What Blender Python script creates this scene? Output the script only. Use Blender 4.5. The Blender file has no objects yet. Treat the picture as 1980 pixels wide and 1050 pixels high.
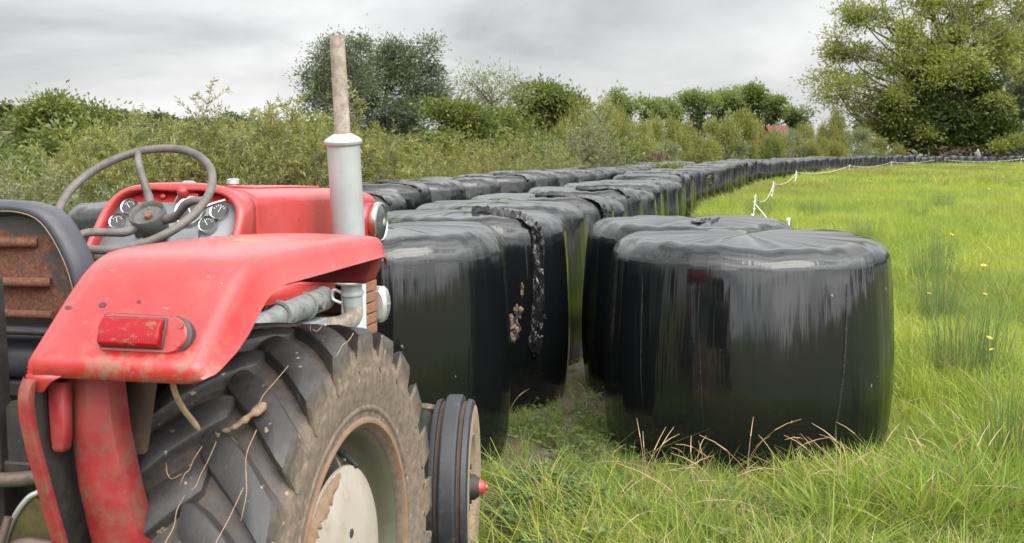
import bpy, bmesh, math, random
import numpy as np
from mathutils import Vector, Matrix, noise as mnoise

scene = bpy.context.scene
COL = scene.collection
R = math.radians

# ------------------------------------------------------------------ camera
cam_data = bpy.data.cameras.new('camera')
cam = bpy.data.objects.new('camera', cam_data)
COL.objects.link(cam)
cam.location = (0.0, 0.0, 1.65)
cam.rotation_euler = (R(90 - 6.148), 0, 0)
cam_data.lens = 40.0
cam_data.sensor_width = 36.0
cam_data.clip_start = 0.05
cam_data.clip_end = 6000
cam_data.dof.use_dof = True
cam_data.dof.focus_distance = 4.6
cam_data.dof.aperture_fstop = 9.0
scene.camera = cam

# ------------------------------------------------------------------ view
scene.view_settings.view_transform = 'Standard'
scene.view_settings.look = 'None'
scene.view_settings.exposure = 0.22
scene.view_settings.gamma = 1.0
scene.render.engine = 'CYCLES'
cy = scene.cycles
cy.max_bounces = 7
cy.diffuse_bounces = 3
cy.glossy_bounces = 3
cy.transmission_bounces = 4
cy.transparent_max_bounces = 6
cy.sample_clamp_indirect = 6.0
cy.use_denoising = True
try:
    cy.denoiser = 'OPENIMAGEDENOISE'
    cy.denoising_input_passes = 'RGB_ALBEDO_NORMAL'
    cy.denoising_prefilter = 'ACCURATE'
except Exception:
    pass

# ------------------------------------------------------------------ world: overcast sky, cloud cover over a physical sky
SUN_EL, SUN_AZ = R(48), R(150)          # azimuth clockwise from the view direction (+Y)
world = bpy.data.worlds.new('World')
scene.world = world
world.use_nodes = True
wt = world.node_tree
wt.nodes.clear()
def wn(t, **kw):
    n = wt.nodes.new(t)
    for k, v in kw.items():
        setattr(n, k, v)
    return n
wl = wt.links.new
wout = wn('ShaderNodeOutputWorld')
bg = wn('ShaderNodeBackground')
bg.inputs['Strength'].default_value = 1.0
wl(bg.outputs[0], wout.inputs[0])
sky = wn('ShaderNodeTexSky', sky_type='NISHITA')
sky.sun_disc = False
sky.sun_elevation = SUN_EL
sky.sun_rotation = SUN_AZ
skys = wn('ShaderNodeVectorMath', operation='SCALE')
skys.inputs['Scale'].default_value = 0.1
wl(sky.outputs[0], skys.inputs[0])
tc = wn('ShaderNodeTexCoord')
mp = wn('ShaderNodeMapping')
mp.inputs['Scale'].default_value = (1.0, 1.0, 2.7)
mp.inputs['Location'].default_value = (0.74, 1.45, 0.59)
wl(tc.outputs['Generated'], mp.inputs['Vector'])
n1 = wn('ShaderNodeTexNoise')
n1.inputs['Scale'].default_value = 2.9
n1.inputs['Detail'].default_value = 7.0
n1.inputs['Roughness'].default_value = 0.52
n1.inputs['Distortion'].default_value = 0.35
wl(mp.outputs[0], n1.inputs['Vector'])
ramp = wn('ShaderNodeValToRGB')
e = ramp.color_ramp.elements
e[0].position = 0.31; e[0].color = (0.33, 0.345, 0.37, 1)
e[1].position = 0.60; e[1].color = (0.86, 0.855, 0.85, 1)
m_ = ramp.color_ramp.elements.new(0.45); m_.color = (0.61, 0.61, 0.615, 1)
wl(n1.outputs[0], ramp.inputs[0])
sepw = wn('ShaderNodeSeparateXYZ')
wl(tc.outputs['Generated'], sepw.inputs[0])
up = wn('ShaderNodeMapRange', interpolation_type='SMOOTHSTEP')      # overcast sky is several times brighter overhead
up.inputs['From Min'].default_value = 0.14
up.inputs['From Max'].default_value = 0.48
up.inputs['To Min'].default_value = 1.0
up.inputs['To Max'].default_value = 2.0
wl(sepw.outputs['Z'], up.inputs[0])
sdot = wn('ShaderNodeVectorMath', operation='DOT_PRODUCT')             # thin cloud glows around the hidden sun
sdot.inputs[1].default_value = (math.sin(SUN_AZ) * math.cos(R(25)), math.cos(SUN_AZ) * math.cos(R(25)), math.sin(R(25)))
wl(tc.outputs['Generated'], sdot.inputs[0])
glow = wn('ShaderNodeMapRange', interpolation_type='SMOOTHSTEP')
glow.inputs['From Min'].default_value = -0.05; glow.inputs['From Max'].default_value = 0.92
glow.inputs['To Min'].default_value = 1.0; glow.inputs['To Max'].default_value = 3.4
wl(sdot.outputs['Value'], glow.inputs[0])
ug = wn('ShaderNodeMath', operation='MULTIPLY')
wl(up.outputs[0], ug.inputs[0]); wl(glow.outputs[0], ug.inputs[1])
cl = wn('ShaderNodeVectorMath', operation='SCALE')
wl(ramp.outputs[0], cl.inputs[0]); wl(ug.outputs[0], cl.inputs['Scale'])
mixw = wn('ShaderNodeMix', data_type='RGBA')
mixw.inputs['Factor'].default_value = 0.93
wl(skys.outputs[0], mixw.inputs['A']); wl(cl.outputs[0], mixw.inputs['B'])
wl(mixw.outputs['Result'], bg.inputs['Color'])

# ------------------------------------------------------------------ sun behind thin cloud
sun_d = bpy.data.lights.new('sun', 'SUN')
sun_d.energy = 1.5
sun_d.angle = R(38)
sun_d.color = (1.0, 0.95, 0.86)
sun = bpy.data.objects.new('sun', sun_d)
COL.objects.link(sun)
sdir = Vector((math.sin(SUN_AZ) * math.cos(SUN_EL), math.cos(SUN_AZ) * math.cos(SUN_EL), math.sin(SUN_EL)))
sun.rotation_euler = sdir.to_track_quat('Z', 'Y').to_euler()
sun.location = (0, -20, 30)

# ------------------------------------------------------------------ helpers
def tag(o, label=None, cat=None, group=None, kind=None):
    if label: o['label'] = label
    if cat: o['category'] = cat
    if group: o['group'] = group
    if kind: o['kind'] = kind
    return o

def empty(name, loc=(0, 0, 0), rz=0.0, parent=None):
    o = bpy.data.objects.new(name, None)
    COL.objects.link(o)
    o.location = loc
    o.rotation_euler = (0, 0, rz)
    o.empty_display_size = 0.1
    if parent: o.parent = parent
    return o

def finish(bm, angle=38):
    bm.normal_update()
    ca = math.radians(angle)
    for f in bm.faces: f.smooth = True
    for ed in bm.edges:
        if len(ed.link_faces) == 2:
            ed.smooth = ed.calc_face_angle(0) < ca

def obj(name, bm, mat, parent=None, loc=(0, 0, 0), rot=(0, 0, 0), angle=38, bevel=0, solid=0, subsurf=0, recalc=True):
    if recalc: bmesh.ops.recalc_face_normals(bm, faces=bm.faces[:])
    finish(bm, angle)
    me = bpy.data.meshes.new(name)
    bm.to_mesh(me); bm.free()
    mats = mat if isinstance(mat, (list, tuple)) else [mat]
    for m in mats: me.materials.append(m)
    o = bpy.data.objects.new(name, me)
    COL.objects.link(o)
    o.location = loc; o.rotation_euler = rot
    if parent: o.parent = parent
    if solid:
        md = o.modifiers.new('solid', 'SOLIDIFY'); md.thickness = solid; md.offset = -1
    if subsurf:
        md = o.modifiers.new('sub', 'SUBSURF'); md.levels = subsurf; md.render_levels = subsurf
    if bevel:
        md = o.modifiers.new('bev', 'BEVEL'); md.width = bevel; md.segments = 2
        md.limit_method = 'ANGLE'; md.angle_limit = R(40)
        md.harden_normals = False
    return o

def np_obj(name, verts, quads, mat, parent=None, loc=(0, 0, 0), smooth=False, link=True):
    """mesh object straight from arrays: verts (N,3), quads (M,4) or (M,3)"""
    me = bpy.data.meshes.new(name)
    verts = np.ascontiguousarray(verts, dtype=np.float32); quads = np.ascontiguousarray(quads, dtype=np.int32)
    k = quads.shape[1]
    me.vertices.add(len(verts)); me.vertices.foreach_set('co', verts.ravel())
    me.loops.add(quads.size); me.loops.foreach_set('vertex_index', quads.ravel())
    me.polygons.add(len(quads))
    me.polygons.foreach_set('loop_start', np.arange(0, quads.size, k, dtype=np.int32))
    if smooth: me.polygons.foreach_set('use_smooth', np.ones(len(quads), dtype=bool))
    me.update(calc_edges=True)
    mats = mat if isinstance(mat, (list, tuple)) else [mat]
    for m in mats: me.materials.append(m)
    o = bpy.data.objects.new(name, me)
    if link: COL.objects.link(o)
    o.location = loc
    if parent: o.parent = parent
    return o

def box(bm, x0, x1, y0, y1, z0, z1, M=None):
    vs = [bm.verts.new((x, y, z)) for x in (x0, x1) for y in (y0, y1) for z in (z0, z1)]
    if M is not None:
        for v in vs: v.co = M @ v.co
    for f in ((0, 1, 3, 2), (4, 6, 7, 5), (0, 4, 5, 1), (2, 3, 7, 6), (0, 2, 6, 4), (1, 5, 7, 3)):
        bm.faces.new([vs[i] for i in f])
    return vs

def loft(bm, rows, closed=False, cap=False, mi=0):
    """rows: list of equal-length point lists; closed: each row is a ring"""
    V = [[bm.verts.new(p) for p in r] for r in rows]
    n = len(rows[0])
    for i in range(len(V) - 1):
        for j in range(n if closed else n - 1):
            k = (j + 1) % n
            f = bm.faces.new((V[i][j], V[i][k], V[i + 1][k], V[i + 1][j])); f.material_index = mi
    if cap:
        for r in (V[0], V[-1]):
            f = bm.faces.new(r); f.material_index = mi
    return V

def frame(d):
    d = Vector(d).normalized()
    a = Vector((0, 0, 1)) if abs(d.z) < 0.9 else Vector((1, 0, 0))
    u = d.cross(a).normalized(); v = u.cross(d).normalized()
    return d, u, v

def tube(bm, pts, rad, seg=12, cap=True, mi=0, closed=False):
    pts = [Vector(p) for p in pts]
    n = len(pts)
    rads = rad if isinstance(rad, (list, tuple)) else [rad] * n
    rings = []; pu = None
    for i, p in enumerate(pts):
        if closed: d = pts[(i + 1) % n] - pts[i - 1]
        else: d = pts[min(i + 1, n - 1)] - pts[max(i - 1, 0)]
        d.normalize()
        if pu is None: _, u, v = frame(d)
        else:
            u = (pu - d * pu.dot(d)).normalized(); v = d.cross(u)
        pu = u
        v = d.cross(u)
        rings.append([p + (u * math.cos(2 * math.pi * k / seg) + v * math.sin(2 * math.pi * k / seg)) * rads[i] for k in range(seg)])
    if closed: rings.append(rings[0])
    loft(bm, rings, True, cap and not closed, mi)

def lathe(bm, prof, o=(0, 0, 0), axis=(1, 0, 0), seg=48, mi=0, a0=0, a1=2 * math.pi, close_prof=False):
    """prof: (radius, along axis)"""
    o = Vector(o); d, u, v = frame(axis)
    full = abs(a1 - a0 - 2 * math.pi) < 1e-6
    N = seg if full else seg + 1
    rows = []
    for r, h in prof:
        rows.append([o + d * h + (u * math.cos(a0 + (a1 - a0) * k / seg) + v * math.sin(a0 + (a1 - a0) * k / seg)) * max(r, 1e-5) for k in range(N)])
    if close_prof: rows.append(rows[0])
    loft(bm, rows, full, False, mi)
    bmesh.ops.remove_doubles(bm, verts=bm.verts[:], dist=2e-5)

def smooth_path(pts, n=6):
    """Catmull-Rom through pts"""
    P = [Vector(p) for p in pts]
    P = [P[0] * 2 - P[1]] + P + [P[-1] * 2 - P[-2]]
    out = []
    for i in range(1, len(P) - 2):
        for k in range(n):
            t = k / n
            a, b, c, d = P[i - 1], P[i], P[i + 1], P[i + 2]
            out.append(0.5 * ((2 * b) + (c - a) * t + (2 * a - 5 * b + 4 * c - d) * t * t + (3 * b - a - 3 * c + d) * t ** 3))
    out.append(P[-2])
    return out

# ------------------------------------------------------------------ material helpers
class MT:
    def __init__(s, name):
        s.m = bpy.data.materials.new(name); s.m.use_nodes = True
        s.t = s.m.node_tree; s.t.nodes.clear()
        s.out = s.n('ShaderNodeOutputMaterial')
    def n(s, t, ins=None, **kw):
        nd = s.t.nodes.new(t)
        for k, v in kw.items(): setattr(nd, k, v)
        if ins:
            for k, v in ins.items(): s.set(nd, k, v)
        return nd
    def set(s, nd, k, v):
        if isinstance(v, bpy.types.NodeSocket): s.t.links.new(v, nd.inputs[k])
        else: nd.inputs[k].default_value = v
    def coord(s, kind='Object'): return s.n('ShaderNodeTexCoord').outputs[kind]
    def pos(s): return s.n('ShaderNodeNewGeometry').outputs['Position']
    def mapv(s, vec, scale=(1, 1, 1), loc=(0, 0, 0)):
        return s.n('ShaderNodeMapping', {'Vector': vec, 'Scale': scale, 'Location': loc}).outputs[0]
    def noise(s, vec, scale, detail=4, rough=0.55, dist=0):
        return s.n('ShaderNodeTexNoise', {'Vector': vec, 'Scale': scale, 'Detail': detail, 'Roughness': rough, 'Distortion': dist}).outputs[0]
    def rng(s, v, a, b, c=0.0, d=1.0):
        return s.n('ShaderNodeMapRange', {0: v, 1: a, 2: b, 3: c, 4: d}, clamp=True).outputs[0]
    def math(s, op, a, b=0.0):
        return s.n('ShaderNodeMath', {0: a, 1: b}, operation=op, use_clamp=False).outputs[0]
    def mix(s, f, a, b):
        nd = s.n('ShaderNodeMix', data_type='RGBA')
        s.set(nd, 'Factor', f); s.set(nd, 'A', a); s.set(nd, 'B', b)
        return nd.outputs['Result']
    def ramp(s, f, stops):
        nd = s.n('ShaderNodeValToRGB', {0: f})
        el = nd.color_ramp.elements
        el[0].position, el[0].color = stops[0][0], tuple(stops[0][1]) + (1,)
        el[1].position, el[1].color = stops[-1][0], tuple(stops[-1][1]) + (1,)
        for p, c in stops[1:-1]:
            x = el.new(p); x.color = tuple(c) + (1,)
        return nd.outputs[0]
    def bump(s, h, strength=0.3, dist=0.01, normal=None):
        nd = s.n('ShaderNodeBump', {'Height': h, 'Strength': strength, 'Distance': dist})
        if normal is not None: s.set(nd, 'Normal', normal)
        return nd.outputs[0]
    def pbr(s, **kw):
        nd = s.n('ShaderNodeBsdfPrincipled')
        for k, v in kw.items(): s.set(nd, k.replace('_', ' '), v)
        s.t.links.new(nd.outputs[0], s.out.inputs[0])
        return nd

def C4(*c): return tuple(c) + (1.0,) if len(c) == 3 else c

def worn(name, base, rough=0.5, metal=0.0, dirt=(0.16, 0.12, 0.08), dirt_amt=0.5, scale=9, bump=0.15, coat=0.0, alt=None):
    """painted / bare surface with uneven tone, grime patches and small pits"""
    t = MT(name); c = t.coord()
    big = t.noise(c, scale, 6, 0.6)
    fine = t.noise(c, scale * 9, 5, 0.65)
    a = alt or tuple(min(1, x * 1.25) for x in base)
    col = t.mix(t.rng(big, 0.35, 0.65), C4(*base), C4(*a))
    dm = t.math('MULTIPLY', t.rng(t.noise(c, scale * 1.9, 8, 0.68), 0.62 - 0.2 * dirt_amt, 0.78 - 0.1 * dirt_amt), t.rng(fine, 0.3, 0.6))
    col = t.mix(dm, col, C4(*dirt))
    r = t.math('ADD', t.rng(fine, 0.3, 0.7, rough - 0.06, rough + 0.08), t.math('MULTIPLY', dm, 0.3))
    t.pbr(Base_Color=col, Roughness=r, Metallic=metal, Coat_Weight=coat, Coat_Roughness=0.15,
          Normal=t.bump(fine, bump, 0.002))
    return t.m

# ------------------------------------------------------------------ materials of the tractor
def red_paint():
    t = MT('red_paint'); c = t.coord()
    big = t.noise(c, 3.0, 4, 0.5)
    fine = t.noise(c, 60, 5, 0.65)
    col = t.mix(t.rng(big, 0.38, 0.66), C4(0.36, 0.017, 0.018), C4(0.45, 0.046, 0.043))
    # chips and scratches that show rust and primer
    sc = t.noise(t.mapv(c, (6, 26, 14)), 4.0, 6, 0.7)
    col = t.mix(t.rng(sc, 0.665, 0.70), col, C4(0.30, 0.20, 0.15))
    sp = t.noise(c, 42, 2, 0.5)
    col = t.mix(t.rng(sp, 0.70, 0.72), col, C4(0.13, 0.05, 0.03))
    # mud splashed on the low rear edge
    sx = t.n('ShaderNodeSeparateXYZ', {0: c})
    low = t.math('MULTIPLY', t.rng(sx.outputs[2], 1.315, 1.235), t.rng(sx.outputs[1], -0.52, -0.64))
    mud = t.math('MULTIPLY', low, t.rng(t.noise(c, 30, 7, 0.7), 0.46, 0.60))
    sidex = t.rng(sx.outputs[0], 0.44, 0.56)
    mud = t.math('MULTIPLY', mud, sidex)
    col = t.mix(t.math('MULTIPLY', mud, 0.85), col, C4(0.22, 0.14, 0.09))
    grime = t.math('MULTIPLY', t.rng(t.noise(t.mapv(c, (9, 5, 5)), 2.2, 8, 0.72), 0.52, 0.74), t.rng(sx.outputs[1], -0.25, -0.62, 0.12, 0.55))
    col = t.mix(grime, col, C4(0.20, 0.085, 0.06))
    nick = t.rng(t.noise(c, 85, 2, 0.5), 0.745, 0.76)
    col = t.mix(t.math('MULTIPLY', nick, t.rng(big, 0.45, 0.55)), col, C4(0.55, 0.42, 0.38))
    # moss stain lying on the fender top
    st = t.math('MULTIPLY', t.rng(t.math('ABSOLUTE', t.math('SUBTRACT', sx.outputs[0], 0.56)), 0.10, 0.03),
                t.rng(t.math('ABSOLUTE', t.math('SUBTRACT', sx.outputs[1], -0.12)), 0.16, 0.05))
    st = t.math('MULTIPLY', st, t.rng(t.noise(c, 14, 5, 0.6), 0.42, 0.6))
    st = t.math('MULTIPLY', st, t.rng(sx.outputs[2], 1.40, 1.42))
    col = t.mix(t.math('MULTIPLY', st, 0.7), col, C4(0.36, 0.22, 0.03))
    rough = t.math('ADD', t.rng(fine, 0.3, 0.7, 0.30, 0.42), t.math('MULTIPLY', mud, 0.4))
    dent = t.noise(c, 5.5, 3, 0.5)
    b1 = t.bump(dent, 0.25, 0.02)
    t.pbr(Base_Color=col, Roughness=rough, Coat_Weight=0.45, Coat_Roughness=0.20, Normal=t.bump(fine, 0.08, 0.002, b1))
    return t.m

def rubber_rear():
    t = MT('muddy_rubber'); c = t.coord()
    sx = t.n('ShaderNodeSeparateXYZ', {0: c})
    rad = t.math('SQRT', t.math('ADD', t.math('MULTIPLY', sx.outputs[1], sx.outputs[1]), t.math('MULTIPLY', sx.outputs[2], sx.outputs[2])))
    big = t.noise(c, 7, 6, 0.6)
    fine = t.noise(c, 70, 6, 0.7)
    radial = t.noise(t.mapv(c, (4, 30, 30)), 1.5, 4, 0.6)
    ax = t.math('ABSOLUTE', sx.outputs[0])
    wob = t.math('MULTIPLY', t.math('SUBTRACT', big, 0.5), 0.11)
    rr = t.math('ADD', rad, wob)
    dust = t.math('MULTIPLY', t.rng(rr, 0.585, 0.528), t.rng(ax, 0.10, 0.135))           # dried mud on the sidewall
    groove = t.math('MULTIPLY', t.rng(rad, 0.600, 0.583), t.rng(fine, 0.35, 0.6, 0.15, 0.65))   # and between the lugs
    d = t.math('MAXIMUM', t.math('MULTIPLY', dust, t.rng(fine, 0.2, 0.62, 0.55, 1.0)), t.math('ADD', t.math('MULTIPLY', groove, 0.5), t.math('MULTIPLY', t.rng(t.noise(c, 16, 6, 0.7), 0.5, 0.75), 0.22)))
    rub = t.mix(t.rng(big, 0.3, 0.7), C4(0.019, 0.019, 0.020), C4(0.042, 0.040, 0.039))
    mud = t.mix(t.rng(radial, 0.35, 0.65), C4(0.115, 0.088, 0.063), C4(0.205, 0.155, 0.112))
    col = t.mix(d, rub, mud)
    spk = t.rng(t.noise(c, 38, 2, 0.4), 0.70, 0.74)
    col = t.mix(t.math('MULTIPLY', spk, 0.8), col, C4(0.33, 0.27, 0.19))
    crk = t.noise(t.mapv(c, (60, 22, 22)), 3.0, 5, 0.7)
    n = t.bump(crk, 0.35, 0.004)
    t.pbr(Base_Color=col, Roughness=t.rng(d, 0, 1, 0.50, 0.95), Normal=n)
    return t.m

def simple(name, col, rough=0.5, metal=0.0, **kw):
    t = MT(name)
    t.pbr(Base_Color=C4(*col), Roughness=rough, Metallic=metal, **kw)
    return t.m

M = {}
M['red'] = red_paint()
M['red_old'] = worn('worn_red_paint', (0.20, 0.010, 0.013), 0.55, dirt=(0.13, 0.085, 0.05), dirt_amt=1.0, scale=11, alt=(0.30, 0.03, 0.03))
M['brown_dirt'] = worn('muddy_sheet_metal', (0.05, 0.03, 0.02), 0.8, dirt=(0.11, 0.08, 0.05), dirt_amt=1.0, scale=8)
M['tyre'] = rubber_rear()
M['front_tyre'] = worn('front_tyre_rubber', (0.020, 0.022, 0.026), 0.55, dirt=(0.10, 0.08, 0.06), dirt_amt=0.35, scale=10, bump=0.4)
M['dusty_wall'] = worn('dusty_sidewall', (0.22, 0.16, 0.11), 0.9, dirt=(0.06, 0.05, 0.04), dirt_amt=0.7, scale=9, bump=0.4)
M['rim'] = worn('dull_wheel_metal', (0.125, 0.125, 0.095), 0.36, 0.5, dirt=(0.15, 0.085, 0.05), dirt_amt=0.45, scale=6)
M['rim_edge'] = worn('rusty_rim_edge', (0.17, 0.10, 0.065), 0.8, dirt=(0.24, 0.17, 0.11), dirt_amt=1.0, scale=14)
M['disc'] = worn('wheel_disc_paint', (0.38, 0.345, 0.30), 0.5, 0.0, dirt=(0.26, 0.17, 0.11), dirt_amt=0.5, scale=7, alt=(0.31, 0.27, 0.225))
M['mud'] = worn('caked_mud', (0.20, 0.13, 0.08), 0.95, dirt=(0.30, 0.23, 0.16), dirt_amt=1.0, scale=38, bump=1.0)
M['silver'] = worn('silver_paint', (0.33, 0.345, 0.35), 0.36, 0.30, dirt=(0.35, 0.30, 0.26), dirt_amt=0.1, scale=5, bump=0.05)
M['pipe'] = worn('weathered_exhaust_pipe', (0.38, 0.345, 0.295), 0.8, 0.1, dirt=(0.15, 0.09, 0.065), dirt_amt=0.8, scale=26, bump=0.8, alt=(0.25, 0.205, 0.165))
M['grey'] = worn('grey_enamel', (0.20, 0.215, 0.22), 0.45, 0.0, dirt=(0.12, 0.10, 0.07), dirt_amt=0.35, scale=9, bump=0.05)
M['pale_grey'] = worn('pale_grey_enamel', (0.42, 0.46, 0.46), 0.45, 0.0, dirt=(0.2, 0.17, 0.12), dirt_amt=0.2, scale=6, bump=0.05)
M['engine'] = worn('greasy_engine_grey', (0.12, 0.125, 0.125), 0.45, 0.3, dirt=(0.035, 0.03, 0.025), dirt_amt=0.9, scale=9)
M['air'] = worn('oily_grey_pipe', (0.17, 0.18, 0.175), 0.5, 0.1, dirt=(0.05, 0.045, 0.035), dirt_amt=0.8, scale=10)
M['dark'] = worn('dark_greasy_steel', (0.025, 0.024, 0.024), 0.55, 0.2, dirt=(0.06, 0.045, 0.03), dirt_amt=0.7, scale=10)
M['brown_pipe'] = worn('brown_steel_pipe', (0.12, 0.09, 0.07), 0.5, 0.4, dirt=(0.05, 0.035, 0.025), dirt_amt=0.7, scale=14)
M['olive'] = worn('oily_brass_plate', (0.10, 0.085, 0.03), 0.5, 0.3, dirt=(0.04, 0.03, 0.02), dirt_amt=0.8, scale=12)
M['steel'] = worn('bright_worn_steel', (0.55, 0.55, 0.53), 0.35, 0.7, dirt=(0.2, 0.15, 0.1), dirt_amt=0.4, scale=12)
M['chrome'] = simple('chrome', (0.55, 0.55, 0.54), 0.24, 1.0)
M['black'] = worn('black_enamel', (0.025, 0.025, 0.027), 0.45, 0.0, dirt=(0.08, 0.07, 0.06), dirt_amt=0.6, scale=16)
M['wheel_grip'] = worn('faded_wheel_plastic', (0.085, 0.075, 0.066), 0.55, 0.0, dirt=(0.045, 0.04, 0.036), dirt_amt=0.6, scale=14, alt=(0.125, 0.11, 0.098))
M['hub_grey'] = worn('worn_hub_paint', (0.075, 0.072, 0.068), 0.5, 0.0, dirt=(0.04, 0.035, 0.03), dirt_amt=0.7, scale=20)
M['vinyl'] = worn('grey_black_vinyl', (0.042, 0.042, 0.052), 0.42, 0.0, dirt=(0.07, 0.065, 0.07), dirt_amt=0.4, scale=8, bump=0.2)
M['dial'] = simple('dial_black', (0.05, 0.05, 0.05), 0.4)
M['white'] = simple('white_marking', (0.75, 0.75, 0.72), 0.6)
M['rust_nut'] = worn('rusty_nut', (0.16, 0.07, 0.04), 0.8, 0.2, dirt=(0.25, 0.10, 0.05), dirt_amt=1, scale=40)
M['lamp_glass'] = simple('lamp_glass', (0.06, 0.07, 0.07), 0.12, 0.0, Coat_Weight=0.5)
M['wood'] = worn('brown_grille_slat', (0.20, 0.095, 0.05), 0.65, dirt=(0.09, 0.05, 0.03), dirt_amt=0.6, scale=15)
M['straw'] = worn('dry_straw', (0.36, 0.25, 0.14), 0.8, dirt=(0.2, 0.12, 0.07), dirt_amt=0.5, scale=20)
M['twine'] = worn('muddy_twine', (0.22, 0.15, 0.09), 0.95, dirt=(0.1, 0.07, 0.05), dirt_amt=0.6, scale=30)

def rusty_panel():
    t = MT('rusty_seat_panel'); c = t.coord()
    big = t.noise(c, 7, 6, 0.62); fine = t.noise(c, 120, 5, 0.7)
    rust = t.mix(t.rng(fine, 0.35, 0.65), C4(0.07, 0.026, 0.015), C4(0.175, 0.070, 0.038))
    sx = t.n('ShaderNodeSeparateXYZ', {0: c})
    edge = t.math('ADD', t.rng(sx.outputs[2], 1.445, 1.49, 0, 0.5), t.math('ADD', t.rng(sx.outputs[0], 0.10, 0.20, 0, 0.22), t.rng(sx.outputs[2], 1.27, 1.24, 0, 0.5)))
    k = t.rng(t.math('ADD', big, edge), 0.66, 0.74)
    col = t.mix(k, rust, C4(0.035, 0.033, 0.033))
    t.pbr(Base_Color=col, Roughness=t.rng(k, 0, 1, 0.9, 0.6), Normal=t.bump(fine, 0.5, 0.003))
    return t.m
M['rust_panel'] = rusty_panel()

def lens_red():
    t = MT('red_lens'); c = t.coord()
    d = t.rng(t.noise(t.mapv(c, (24, 60, 40)), 1.5, 6, 0.7), 0.56, 0.66)
    col = t.mix(d, C4(0.26, 0.003, 0.008), C4(0.17, 0.10, 0.06))
    t.pbr(Base_Color=col, Roughness=t.rng(d, 0, 1, 0.32, 0.8), Specular_IOR_Level=0.25,
          Normal=t.bump(t.n('ShaderNodeTexWave', {'Vector': t.mapv(c, (1, 0, 0)), 'Scale': 60.0}, wave_type='BANDS').outputs[1], 0.15, 0.002))
    return t.m
M['lens'] = lens_red()

# ------------------------------------------------------------------ tractor  (x right, y forward, z up; origin on the ground under the rear axle)
TH = R(12.7)
XC = -0.035
tractor = empty('tractor', (-1.152, 2.865, 0), -TH)
tag(tractor, 'old red farm tractor with a silver exhaust stack, parked in front of the bales', 'tractor')

def part(name, bm, mat, parent=None, **kw):
    return obj(name, bm, mat, parent or tractor, **kw)

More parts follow.
